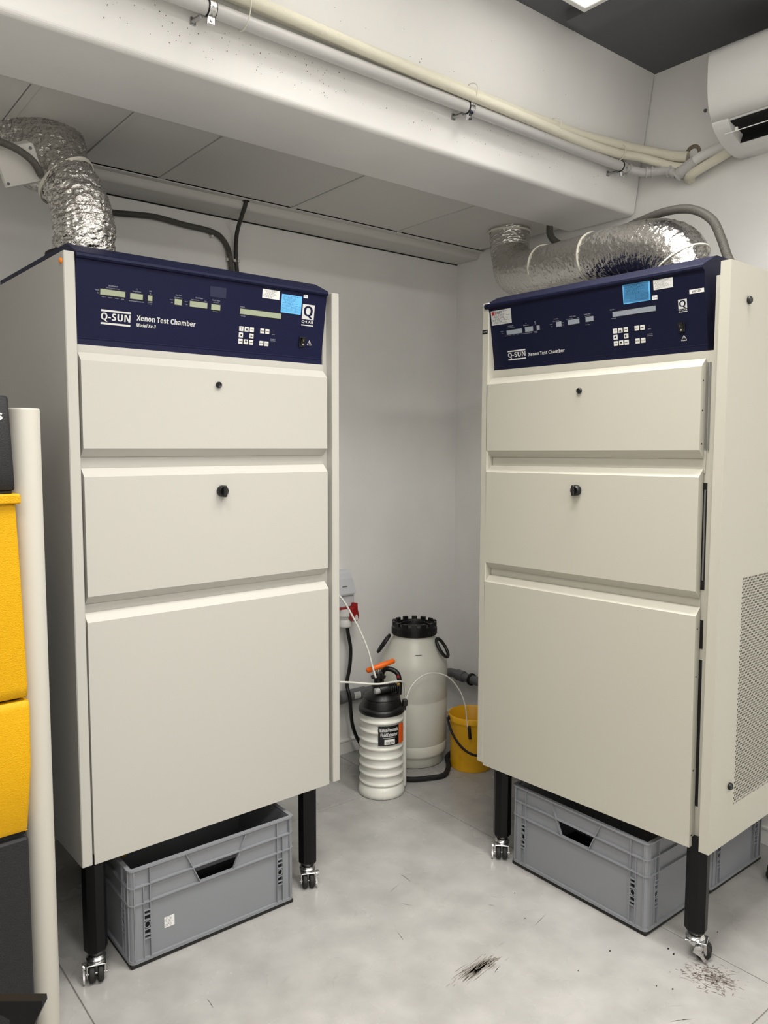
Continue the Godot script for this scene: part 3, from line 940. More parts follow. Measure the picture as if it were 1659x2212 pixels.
	plate(st, qs[0], qs[1], qs[3] - hh * 0.13, qs[3], 0.0004, 0.0)
	text_into(st, "Q-SUN", con((qs[0] + qs[1]) / 2, (qs[2] + qs[3]) / 2 + hh * 0.01, 0.0003), (qs[1] - qs[0]) * 0.99, hh * 0.60)
	put("logo", st, M.print, hood)
	st = ms()
	text_into(st, "Xenon Test Chamber", con(o.xen[0], o.xen[2], 0.0003), o.xen[1] - o.xen[0], o.xen[3], true, false, true)
	if o.has("model"): text_into(st, "Model Xe-3", con(o.model[0], o.model[2], 0.0003), o.model[1] - o.model[0], 0.0105, true, true, true)
	put("lettering", st, M.print, hood)
	var ql: Array = o.qlab  # u0, u1, w0, w1 (square), underline w
	st = ms()
	plate(st, ql[0], ql[1], ql[2], ql[3], 0.0004, 0.0)
	var qw: float = ql[1] - ql[0]
	text_into(st, "Q·LAB", con((ql[0] + ql[1]) / 2, (ql[3] + ql[4]) / 2, 0.0003), qw * 0.98, (ql[4] - ql[3]) * 0.58)
	plate(st, ql[0], ql[1], ql[4], ql[4] + qw * 0.07, 0.0004, 0.0)
	var lg := put("logo", st, M.print, hood)
	st = ms()
	text_into(st, "Q", con((ql[0] + ql[1]) / 2, (ql[2] + ql[3]) / 2 + (ql[3] - ql[2]) * 0.02, 0.0006), qw * 0.78, (ql[3] - ql[2]) * 0.84)
	put("letter", st, o.navy, lg)
	for q in o.stickers:
		sticker(hood, "sticker", q[0], q[1], q[2], q[3], q[4], q[5], q[6], q[7])
	XF = Transform3D.IDENTITY
	# legs and casters
	for q in o.legs:
		st = ms()
		var pr := PackedVector2Array([Vector2(0.0, 0.055), Vector2(0.022, 0.055), Vector2(0.033, 0.068), Vector2(0.035, 0.073), Vector2(0.035, YB + 0.03), Vector2(0.0, YB + 0.03)])
		var at := Transform3D(Basis(Vector3.UP, PI / 8 + 0.15), Vector3(q[0], 0, q[1]))
		for k in pr.size() - 1:
			for s in 8:
				var t0 := TAU * s / 8.0; var t1 := TAU * (s + 1) / 8.0
				var a := pr[k]; var b := pr[k + 1]
				quad(st, at * Vector3(sin(t0) * a.x, a.y, cos(t0) * a.x), at * Vector3(sin(t1) * a.x, a.y, cos(t1) * a.x), at * Vector3(sin(t1) * b.x, b.y, cos(t1) * b.x), at * Vector3(sin(t0) * b.x, b.y, cos(t0) * b.x))
		put("leg", st, M.leg, t)
		caster(t, q[0], q[1], q[2], q[3])
	# drain tap under the bottom
	st = ms()
	var dv: Vector3 = o.tap
	lathe(st, PackedVector2Array([Vector2(0, -0.04), Vector2(0.009, -0.04), Vector2(0.010, -0.02), Vector2(0.013, -0.018), Vector2(0.013, -0.006), Vector2(0.010, -0.004), Vector2(0.010, 0.02), Vector2(0, 0.02)]), Transform3D(Basis.IDENTITY, dv), 18)
	lathe(st, PackedVector2Array([Vector2(0, 0), Vector2(0.009, 0), Vector2(0.009, 0.018), Vector2(0.012, 0.019), Vector2(0.012, 0.03), Vector2(0, 0.032)]), Transform3D(Basis(Vector3.BACK, -PI / 2), dv + Vector3(0, -0.012, 0)), 18)
	put("drain_tap", st, M.brass, t)

func legends(kx: float, dw: float) -> Array:
	return [["Irradiance", 0.143, 0.063 + dw, 0.0042], ["W/m² @ Control Wavelength", 0.143, 0.070 + dw, 0.003], ["Actual", 0.098, 0.079 + dw, 0.0034], ["Set", 0.100, 0.087 + dw, 0.0034], ["Lamp 1", 0.116, 0.097 + dw, 0.0032], ["Lamp 2", 0.136, 0.097 + dw, 0.0032], ["Lamp 3", 0.155, 0.097 + dw, 0.0032], ["nm", 0.173, 0.097 + dw, 0.003],
		["°C", 0.215, 0.063 + dw, 0.004], ["Temperature", 0.215, 0.070 + dw, 0.0042], ["Black Panel", 0.203, 0.098 + dw, 0.0032], ["Chamber Air", 0.227, 0.098 + dw, 0.0032], ["RH", 0.257, 0.063 + dw, 0.004], ["%", 0.257, 0.070 + dw, 0.004], ["Relative", 0.257, 0.096 + dw, 0.003], ["Humidity", 0.257, 0.101 + dw, 0.003],
		["Stop Time", 0.348, 0.064 + dw, 0.0042], ["Hours Minutes", 0.348, 0.071 + dw, 0.003], ["Elapsed", 0.326, 0.080 + dw, 0.003], ["Set", 0.328, 0.088 + dw, 0.003], ["Test Time", 0.418, 0.064 + dw, 0.0042], ["Hours Minutes", 0.405, 0.071 + dw, 0.003], ["kJ/m²", 0.440, 0.071 + dw, 0.003], ["Elapsed", 0.375, 0.080 + dw, 0.003], ["Set", 0.377, 0.088 + dw, 0.003],
		["Total Time", 0.477, 0.064 + dw, 0.0042], ["Hours Elapsed", 0.477, 0.071 + dw, 0.003], ["kJ/m² Elapsed", 0.477, 0.099 + dw, 0.003], ["Status", 0.574, 0.073, 0.004], ["Message", 0.578, 0.102, 0.004], ["Alarm", kx + 0.124, 0.150, 0.003], ["Irradiance", kx + 0.124, 0.166, 0.003], ["Calibration", kx + 0.124, 0.171, 0.003]]

func build_left_chamber() -> void:
	var t := thing("test_chamber", "left tall off-white test cabinet whose navy console carries two lines of lettering beside the logo", "test cabinet", Transform3D.IDENTITY, "xenon test cabinets")
	var navy: Material = M.navy
	var dark := mat(Color(0.10, 0.115, 0.24), 0.3)
	chamber(t, {"paint": M.cab, "navy": navy, "lcd": M.lcd, "grille": false, "roll": Transform3D.IDENTITY, "dl": 0.040, "dr": 0.907, "k1": 0.475, "k2": 0.481, "kx": 0.5745,
		"displays": [[0.106, 0.180, 0.075, 0.091], [0.195, 0.234, 0.076, 0.092], [0.250, 0.264, 0.076, 0.092], [0.336, 0.360, 0.076, 0.093], [0.387, 0.447, 0.076, 0.093], [0.461, 0.493, 0.077, 0.094], [0.566, 0.724, 0.079, 0.096]],
		"legends": legends(0.5745, 0.0), "sw": [0.805, 0.828, 0.148, 0.182], "tri": Vector2(0.849, 0.165), "qsun": [0.110, 0.199, 0.132, 0.174], "xen": [0.218, 0.410, 0.145, 0.0165], "model": [0.218, 0.279, 0.166],
		"qlab": [0.809, 0.859, 0.036, 0.087, 0.105],
		"stickers": [[0.645, 0.712, 0.006, 0.035, print_mat(3, Color(0.88, 0.88, 0.87), Color(0.3, 0.3, 0.32), 9, 2.2), M.paper, "white printed sticker", 0.0],
			[0.721, 0.803, 0.013, 0.074, print_mat(4, Color(0.40, 0.72, 0.93), Color(0.16, 0.33, 0.50), 14, 1.35, true), mat(Color(0.40, 0.72, 0.93), 0.6), "light blue printed form sticker", 0.0],
			[0.809, 0.826, 0.005, 0.016, print_mat(5, Color(0.9, 0.9, 0.9), Color(0.3, 0.3, 0.3), 2, 1.5), M.paper, "tiny white sticker", 0.0],
			[0.454, 0.511, 0.022, 0.054, dark, dark, "bare navy patch plate", 0.0]],
		"legs": [[0.045, -0.035, -0.34, -1.0], [0.835, -0.035, -0.50, 1.0], [0.045, -0.70, 0.4, 0.0], [0.835, -0.70, -0.5, 0.0]], "tap": Vector3(0.165, 0.335, -0.10)})
	# amber jewel on the left side near the top
	var st := ms()
	var am := mat(Color(0.95, 0.55, 0.15), 0.2)
	lathe(st, PackedVector2Array([Vector2(0.009, 0.0), Vector2(0.0075, 0.004), Vector2(0.004, 0.006), Vector2(0.0, 0.0065)]), Transform3D(Basis(Vector3.BACK, PI / 2), Vector3(0.0, 2.125, -0.018)), 16)
	put("amber_lamp", st, am, t)

func build_right_chamber() -> void:
	var t := thing("test_chamber", "right tall off-white test cabinet with perforated side and many stickers on its dark console", "test cabinet", Transform3D(Basis(Vector3.UP, -1.5637), Vector3(1.4942, 0.0, 0.2036)), "xenon test cabinets")
	# the doors and hood of this one hang slightly low on the left
	var pv := Vector3(0.95, 0.36, 0)
	var roll := Transform3D(Basis.IDENTITY, pv) * Transform3D(Basis(Vector3.BACK, 0.0079), Vector3.ZERO) * Transform3D(Basis.IDENTITY, -pv)
	var silver := mat(Color(0.78, 0.78, 0.78), 0.4)
	chamber(t, {"paint": M.cab2, "navy": M.navy2, "lcd": M.lcd2, "grille": true, "roll": roll, "dl": 0.036, "dr": 0.894, "k1": 0.461, "k2": 0.457, "kx": 0.580,
		"displays": [[0.122, 0.194, 0.089, 0.105], [0.209, 0.245, 0.087, 0.104], [0.262, 0.275, 0.087, 0.103], [0.348, 0.370, 0.085, 0.102], [0.397, 0.444, 0.085, 0.101], [0.470, 0.501, 0.084, 0.100], [0.575, 0.730, 0.081, 0.097]],
		"legends": legends(0.580, 0.0105), "sw": [0.805, 0.825, 0.143, 0.173], "tri": Vector2(0.819, 0.191), "qsun": [0.118, 0.201, 0.164, 0.199], "xen": [0.213, 0.374, 0.185, 0.0125],
		"qlab": [0.806, 0.834, 0.075, 0.103, 0.111],
		"stickers": [[0.054, 0.150, 0.010, 0.063, print_mat(13, Color(0.72, 0.72, 0.71), Color(0.25, 0.25, 0.27), 11, 1.7), silver, "silver printed plate with a red mark and the letters RMH", 0.0],
			[0.622, 0.715, 0.002, 0.060, print_mat(15, Color(0.38, 0.70, 0.92), Color(0.15, 0.32, 0.50), 14, 1.5, true), mat(Color(0.38, 0.70, 0.92), 0.6), "light blue printed form sticker, lower layer", -0.02],
			[0.618, 0.709, 0.002, 0.062, print_mat(14, Color(0.38, 0.70, 0.92), Color(0.15, 0.32, 0.50), 14, 1.5, true), mat(Color(0.38, 0.70, 0.92), 0.6), "light blue printed form sticker", 0.0],
			[0.727, 0.792, 0.004, 0.034, print_mat(16, Color(0.84, 0.84, 0.83), Color(0.4, 0.4, 0.42), 9, 2.1), M.paper, "white printed sticker", 0.0],
			[0.720, 0.738, 0.050, 0.063, print_mat(17, Color(0.88, 0.88, 0.88), Color(0.3, 0.3, 0.3), 2, 1.4), M.paper, "tiny white sticker", 0.0],
			[0.844, 0.890, 0.051, 0.063, M.paper, M.paper, "white number sticker", 0.0]],
		"legs": [[0.095, -0.05, 0.70, -1.0], [0.905, -0.05, 1.92, -1.0], [0.095, -0.70, 0.4, 0.0], [0.905, -0.70, -0.5, 0.0]], "tap": Vector3(0.50, 0.335, -0.14)})
	XF = roll
	var hood := t.get_node("console_hood")
	var st := ms()
	text_into(st, "698 1228", con(0.867, 0.057, 0.0009), 0.030, 0.0065)
	put("number", st, M.black, hood)
	st = ms()
	text_into(st, "RMH", con(0.094, 0.019, 0.0009), 0.022, 0.0085, false)
	put("lettering", st, M.black, hood)
	st = ms()
	plate(st, 0.058, 0.070, 0.014, 0.026, 0.0010, 0.0)
	text_into(st, "R", con(0.076, 0.019, 0.0009), 0.005, 0.0085)
	put("red_mark", st, M.red, hood)
	XF = Transform3D.IDENTITY
	# black tape tag on the left front edge and knobs on the perforated side
	st = ms()
	box(st, Vector3(0.001, 2.036, 0.0), Vector3(0.027, 2.052, 0.0006))
	var tag_ := put("tape_tag", st, M.black, t, "small black tape tag with pale marks")
	st = ms()
	for k in 3: box(st, Vector3(0.008 + k * 0.006, 2.042, 0.0006), Vector3(0.010 + k * 0.006, 2.047, 0.0009))
	put("tag_mark", st, M.print, tag_)
	for q in [[2.049, -0.115], [0.541, -0.12]]: knob(t, Vector3(W, q[0], q[1]), 0.012, false, true)

# ---------- foil ducts ----------
func foil_bump(w: Array, i: int, p: Vector3) -> float:
	var a: FastNoiseLite = w[0]
	var b: FastNoiseLite = w[1]
	var amp: float = w[2]
	var n := a.get_noise_3d(p.x, p.y * 1.3, p.z) * 0.9 + b.get_noise_3d(p.x, p.y * 1.5, p.z) * 0.8
	n += a.get_noise_3d(p.z * 2.7, p.x * 2.7, p.y * 4.0) * 0.5 + b.get_noise_3d(p.z * 2.3, p.x * 2.3, p.y * 3.6) * 0.35
	return amp * n + 0.00025 * sin(i * 1.4)

func mbox(st: SurfaceTool, mir: Transform3D, lo: Vector3, hi: Vector3) -> void:
	var a := mir * lo
	var b := mir * hi
	box(st, Vector3(minf(a.x, b.x), minf(a.y, b.y), minf(a.z, b.z)), Vector3(maxf(a.x, b.x), maxf(a.y, b.y), maxf(a.z, b.z)))

func foil_duct(called: String, pts: Array, radii: Array, seed_: int, amp: float) -> SurfaceTool:
	var path := spline(pts, 0.004)
	var n := path.size()
	var rr := PackedFloat32Array()
	# radii are given at the control points: spread them by distance along the path
	var at := [0.0]
	var best := 0
	for k in range(1, pts.size()):
		var bd := 1e9
		for i in range(best, n):
			var d := path[i].distance_squared_to(pts[k])
			if d < bd:
				bd = d; best = i
		at.append(float(best))
	for i in n:
		var k := 0
		while k < at.size() - 2 and float(i) > at[k + 1]: k += 1
		var f := clampf((i - at[k]) / maxf(1.0, at[k + 1] - at[k]), 0, 1)
		rr.append(lerpf(radii[k], radii[k + 1], f * f * (3 - 2 * f)))
	var a := FastNoiseLite.new()
	a.seed = seed_; a.noise_type = FastNoiseLite.TYPE_CELLULAR; a.frequency = 14.0
	a.cellular_return_type = FastNoiseLite.RETURN_DISTANCE2_SUB
	var b := FastNoiseLite.new()
	b.seed = seed_ + 5; b.frequency = 22.0; b.fractal_octaves = 3; b.fractal_type = FastNoiseLite.FRACTAL_RIDGED
	var st := ms()
	tube(st, path, rr, 112, false, [a, b, amp])
	return st

func strap(parent: Node, called: String, c: Vector3, axis: Vector3, r: float, w: float, m: Material) -> void:
	var st := ms()
	var y := axis.normalized()
	var x := y.cross(Vector3.UP if absf(y.y) < 0.9 else Vector3.RIGHT).normalized()
	lathe(st, PackedVector2Array([Vector2(r - 0.004, -w), Vector2(r + 0.0015, -w * 0.9), Vector2(r + 0.0015, w * 0.9), Vector2(r - 0.004, w)]), Transform3D(Basis(x, y, x.cross(y)), c), 56)
	put(called, st, m, parent)

func build_ducts() -> void:
	var t := thing("foil_duct", "crumpled silver foil duct rising from the left cabinet into the dropped ceiling", "duct", Transform3D.IDENTITY, "")
	var p := [Vector3(0.147, 2.182, -0.25), Vector3(0.152, 2.26, -0.25), Vector3(0.155, 2.34, -0.275), Vector3(0.150, 2.42, -0.33), Vector3(0.142, 2.475, -0.395), Vector3(0.138, 2.55, -0.49), Vector3(0.14, 2.62, -0.59), Vector3(0.142, 2.69, -0.67)]
	var st := foil_duct("sleeve", p, [0.097, 0.097, 0.096, 0.094, 0.089, 0.118, 0.148, 0.165], 3, 0.0105)
	put("sleeve", st, M.foil, t)
	strap(t, "strap", Vector3(0.146, 2.462, -0.382), Vector3(-0.42, 0.72, -0.40), 0.0985, 0.006, M.tie)
	st = ms()
	lathe(st, PackedVector2Array([Vector2(0.094, 2.178), Vector2(0.113, 2.185), Vector2(0.112, 2.198), Vector2(0.100, 2.204), Vector2(0.095, 2.202)]), Transform3D(Basis.IDENTITY, Vector3(0.147, 0.002, -0.25)), 48)
	put("gasket", st, M.black_matt, t)
	# junction box tucked into a cut in the foil, with its conduit
	var jb := thing("junction_box", "off-white junction box lodged against the foil duct at the left edge", "junction box")
	XF = Transform3D(Basis(Vector3(0.6, 0.2, 0.75).normalized(), 0.62) * Basis(Vector3.UP, -0.35), Vector3(-0.005, 2.475, -0.365))
	st = ms()
	box(st, Vector3(-0.058, -0.055, -0.045), Vector3(0.058, 0.055, 0.012), 0.008)
	put("box", st, M.box_plastic, jb)
	st = ms()
	box(st, Vector3(-0.06, -0.057, 0.012), Vector3(0.06, 0.057, 0.024), 0.007)
	put("lid", st, M.box_plastic, jb)
	for q in [Vector2(0.048, -0.042), Vector2(-0.048, -0.042), Vector2(0.048, 0.044)]:
		st = ms()
		lathe(st, PackedVector2Array([Vector2(0.005, 0.0), Vector2(0.0045, 0.0016), Vector2(0, 0.0012)]), Transform3D(Basis(Vector3.RIGHT, PI / 2), Vector3(q.x, q.y, 0.024)), 12)
		put("screw", st, M.ht, jb)
	XF = Transform3D.IDENTITY
	st = ms()
	ribbed(st, [Vector3(-0.42, 2.53, -0.33), Vector3(-0.20, 2.52, -0.31), Vector3(-0.09, 2.508, -0.295), Vector3(-0.03, 2.495, -0.29), Vector3(0.02, 2.472, -0.30), Vector3(0.050, 2.448, -0.33)], 0.0115, 0.0065)
	tag(put("conduit", st, M.conduit), "grey ribbed conduit curving into the junction box by the left foil duct", "conduit")
	# right duct
	var u := thing("foil_duct", "silver foil duct lying along the right cabinet's top, elbowed up into the ceiling", "duct", Transform3D.IDENTITY, "")
	var q2 := [Vector3(2.262, 2.69, -0.33), Vector3(2.26, 2.62, -0.325), Vector3(2.25, 2.54, -0.31), Vector3(2.20, 2.44, -0.22), Vector3(2.12, 2.405, -0.04), Vector3(2.07, 2.395, 0.16), Vector3(2.035, 2.388, 0.40), Vector3(2.015, 2.372, 0.60), Vector3(2.005, 2.33, 0.70), Vector3(2.0, 2.25, 0.745), Vector3(2.0, 2.18, 0.75)]
	st = foil_duct("sleeve", q2, [0.100, 0.099, 0.096, 0.108, 0.102, 0.099, 0.101, 0.107, 0.110, 0.103, 0.100], 9, 0.0038)
	put("sleeve", st, M.foil2, u)
	strap(u, "strap", Vector3(2.105, 2.403, 0.02), Vector3(-0.06, -0.01, 0.3), 0.1035, 0.003, M.tie)
	strap(u, "strap", Vector3(2.048, 2.391, 0.31), Vector3(-0.03, -0.01, 0.3), 0.102, 0.003, M.tie)
	strap(u, "strap", Vector3(2.003, 2.285, 0.728), Vector3(-0.01, -0.7, 0.42), 0.109, 0.003, M.tie)
	strap(u, "strap", Vector3(2.262, 2.655, -0.33), Vector3(0, 1, 0), 0.103, 0.004, M.tie)
	st = ms()
	ribbed(st, [Vector3(2.33, 2.70, -0.13), Vector3(2.31, 2.62, -0.12), Vector3(2.29, 2.56, -0.06), Vector3(2.27, 2.53, 0.03), Vector3(2.24, 2.515, 0.16), Vector3(2.20, 2.515, 0.30), Vector3(2.15, 2.525, 0.46), Vector3(2.11, 2.525, 0.60), Vector3(2.08, 2.50, 0.72), Vector3(2.06, 2.44, 0.81), Vector3(2.05, 2.36, 0.855), Vector3(2.04, 2.28, 0.89), Vector3(2.03, 2.19, 0.95)], 0.0165, 0.007, 16)
	tag(put("conduit", st, M.conduit), "thick grey ribbed conduit arching over the foil duct on the right cabinet", "conduit")

# ---------- euro crates ----------
func crate(label: String, at: Transform3D, st_label := "") -> Node3D:
	var t := thing("storage_crate", label, "crate", at, "grey stacking crates under the cabinets")
	var L := 0.600; var D := 0.400; var H := 0.322
	var wall := 0.010   # how far the panel lies behind the ribs
	var th := 0.004
	# walls as frames of boxes; handle opening left out of the long sides
	var body := ms()
	var yb := 0.016
	var hy0 := 0.205; var hy1 := 0.262     # handle opening heights
	# bottom
	box(body, Vector3(wall, 0.0, wall), Vector3(L - wall, 0.006, D - wall))
	for side in 2:
		var z := D - wall if side == 0 else wall
		var za := z - th if side == 0 else z
		var zb := z if side == 0 else z + th
		box(body, Vector3(wall, 0.006, za), Vector3(L - wall, hy0, zb))
		box(body, Vector3(wall, hy1, za), Vector3(L - wall, H - 0.004, zb))
		# beside the handle hole, slanted edges
		for s in [-1.0, 1.0]:
			var e0: float = L / 2 + s * 0.062
			var e1: float = L / 2 + s * 0.086
			var far: float = wall if s < 0.0 else L - wall
			prism(body, PackedVector2Array([Vector2(e0, hy0), Vector2(far, hy0), Vector2(far, hy1), Vector2(e1, hy1)]), za, zb)
	for side in 2:
		var x0 := wall if side == 0 else L - wall - th
		box(body, Vector3(x0, 0.006, wall + th), Vector3(x0 + th, H - 0.004, D - wall - th))
	put("body", body, M.crate, t)
	# rim and ribs
	var rib := ms()
	var r := 0.0032
	# top rim, mid ribs and foot rib around all four sides
	for q in [[H - 0.006, H, 0.0], [hy1 - 0.002, hy1 + 0.002, 0.001], [hy0 - 0.002, hy0 + 0.002, 0.001], [0.014, 0.024, 0.002]]:
		var o: float = q[2]
		var k := 0.018
		var ring_o := PackedVector2Array()
		for c in [[L - o - k, D - o - k, 0.0], [o + k, D - o - k, 1.0], [o + k, o + k, 2.0], [L - o - k, o + k, 3.0]]:
			for a in 5:
				var an: float = (c[2] + a / 4.0) * PI / 2
				ring_o.append(Vector2(c[0] + k * cos(an), c[1] + k * sin(an)))
		var inn := 0.014
		var n := ring_o.size()
		for i in n:
			var a := ring_o[i]; var b := ring_o[(i + 1) % n]
			var ca := Vector2(clampf(a.x, inn, L - inn), clampf(a.y, inn, D - inn))
			var cb := Vector2(clampf(b.x, inn, L - inn), clampf(b.y, inn, D - inn))
			var y0: float = q[0]; var y1: float = q[1]
			quad(rib, Vector3(b.x, y0, b.y), Vector3(a.x, y0, a.y), Vector3(a.x, y1, a.y), Vector3(b.x, y1, b.y), 1)
			if ca.distance_to(cb) > 0.0001:
				quad(rib, Vector3(b.x, y1, b.y), Vector3(a.x, y1, a.y), Vector3(ca.x, y1, ca.y), Vector3(cb.x, y1, cb.y))
				quad(rib, Vector3(a.x, y0, a.y), Vector3(b.x, y0, b.y), Vector3(cb.x, y0, cb.y), Vector3(ca.x, y0, ca.y))
			else:
				tri(rib, Vector3(b.x, y1, b.y), Vector3(a.x, y1, a.y), Vector3(ca.x, y1, ca.y))
				tri(rib, Vector3(a.x, y0, a.y), Vector3(b.x, y0, b.y), Vector3(ca.x, y0, ca.y))
	# corner posts: rounded corner skin and vertical ribs
	for cx in 2:
		for cz in 2:
			var mir := Transform3D(Basis(Vector3(-1, 0, 0) if cx else Vector3.RIGHT, Vector3.UP, Vector3(0, 0, -1) if cz else Vector3.BACK), Vector3(L if cx else 0.0, 0, D if cz else 0.0))
			# ribs on the long side (z = 0) and the short side (x = 0)
			for p in [0.016, 0.046, 0.068]:
				var top := H - 0.006 if p != 0.046 else hy1
				mbox(rib, mir, Vector3(p, 0.024, 0.0015), Vector3(p + r, top, wall + 0.002))
				mbox(rib, mir, Vector3(0.0015, 0.024, p), Vector3(wall + 0.002, top, p + r))
			# filled strip between first two ribs, set back a little
			mbox(rib, mir, Vector3(0.018, 0.024, 0.006), Vector3(0.047, hy1, wall + 0.002))
			mbox(rib, mir, Vector3(0.006, 0.024, 0.018), Vector3(wall + 0.002, hy1, 0.047))
			# outermost corner skin
			for a in 4:
				var t0 := PI + PI / 2 * a / 4.0; var t1 := PI + PI / 2 * (a + 1) / 4.0
				var k2 := 0.018
				var q0 := mir * Vector3(k2 + 0.004 + (k2) * cos(t0), 0.02, k2 + 0.004 + k2 * sin(t0))
				var q1 := mir * Vector3(k2 + 0.004 + (k2) * cos(t1), 0.02, k2 + 0.004 + k2 * sin(t1))
				var up := Vector3(0, H - 0.024, 0)
				if (cx + cz) % 2: quad(rib, q1, q0, q0 + up, q1 + up, 1)
				else: quad(rib, q0, q1, q1 + up, q0 + up, 1)
			# little ladder with a ring, between the second and third rib
			for yy in [0.085, 0.098, 0.116, 0.146, 0.164, 0.178]:
				mbox(rib, mir, Vector3(0.049, yy - 0.0016, 0.002), Vector3(0.068, yy + 0.0016, wall))
				mbox(rib, mir, Vector3(0.002, yy - 0.0016, 0.049), Vector3(wall, yy + 0.0016, 0.068))
	put("ribs", rib, M.crate, t)
	# slanted handle ribs and the ladder rings
	var hr := ms()
	for side in 2:
		var z0 := D - wall - 0.001 if side == 0 else 0.002
		var z1 := D - 0.0018 if side == 0 else wall
		for s in [-1.0, 1.0]:
			var a := Vector2(L / 2 + s * 0.060, hy0)
			var b := Vector2(L / 2 + s * 0.110, H - 0.004)
			var d: Vector2 = (b - a).orthogonal().normalized() * 0.0016
			prism(hr, PackedVector2Array([a - d, b - d, b + d, a + d]), z0, z1)
		for x in [0.0585, L - 0.0585]:
			var zz := D - 0.004 if side == 0 else 0.004
			var pr := PackedVector3Array()
			for k in 17: pr.append(Vector3(x + 0.0088 * cos(TAU * k / 16.0), 0.131 + 0.0105 * sin(TAU * k / 16.0), zz))
			tube(hr, pr, 0.0016, 6, false)
	for side in 2:
		for z in [0.0585, D - 0.0585]:
			var xx := L - 0.004 if side == 0 else 0.004
			var pr := PackedVector3Array()
			for k in 17: pr.append(Vector3(xx, 0.131 + 0.0105 * sin(TAU * k / 16.0), z + 0.0088 * cos(TAU * k / 16.0)))
			tube(hr, pr, 0.0016, 6, false)
	put("handle_ribs", hr, M.crate, t)
	var pk := ms()
	for side in 2:
		var za := D - wall + 0.0004 if side == 0 else wall - 0.0004
		for x0 in [0.0505, L - 0.0680]:
			if side == 0: quad(pk, Vector3(x0, 0.086, za), Vector3(x0 + 0.0175, 0.086, za), Vector3(x0 + 0.0175, 0.178, za), Vector3(x0, 0.178, za))
			else: quad(pk, Vector3(x0 + 0.0175, 0.086, za), Vector3(x0, 0.086, za), Vector3(x0, 0.178, za), Vector3(x0 + 0.0175, 0.178, za))
	for side in 2:
		var xa := L - wall + 0.0004 if side == 0 else wall - 0.0004
		for z0 in [0.0505, D - 0.0680]:
			quad(pk, Vector3(xa, 0.086, z0), Vector3(xa, 0.178, z0), Vector3(xa, 0.178, z0 + 0.0175), Vector3(xa, 0.086, z0 + 0.0175))
	put("ladder_openings", pk, M.gap, t)
	# dark base skirt under the foot rib
	var bs := ms()
	box(bs, Vector3(0.003, 0.0, 0.003), Vector3(L - 0.003, 0.0145, D - 0.003), 0.004)
	put("base", bs, M.black_matt, t)
	return t

func build_crates() -> void:
	# own z = 0.4 face looks out; own x runs along the cabinet front
	var a := crate("grey stacking crate under the left cabinet, with a small white label", Transform3D(Basis(Vector3.UP, -0.028), Vector3(0.142, FY, -0.381)))
	var st := ms()
	var n := Vector3(0.116, 0.092, 0.3908)
	quad(st, n, n + Vector3(0.034, 0, 0), n + Vector3(0.034, 0.036, 0), n + Vector3(0, 0.036, 0))
	put("label_sticker", st, print_mat(22, Color(0.88, 0.88, 0.88), Color(0.35, 0.35, 0.35), 7, 1.0), a, "small white label sticker")
	crate("grey stacking crate under the front of the right cabinet, nearest the casters", Transform3D(Basis(Vector3.UP, -PI / 2 - 0.030), Vector3(1.925, FY, 0.373)))
	crate("shadowed grey crate behind the front crate below the perforated cabinet side", Transform3D(Basis(Vector3.UP, -PI / 2 - 0.026), Vector3(2.325, FY, 0.388)))

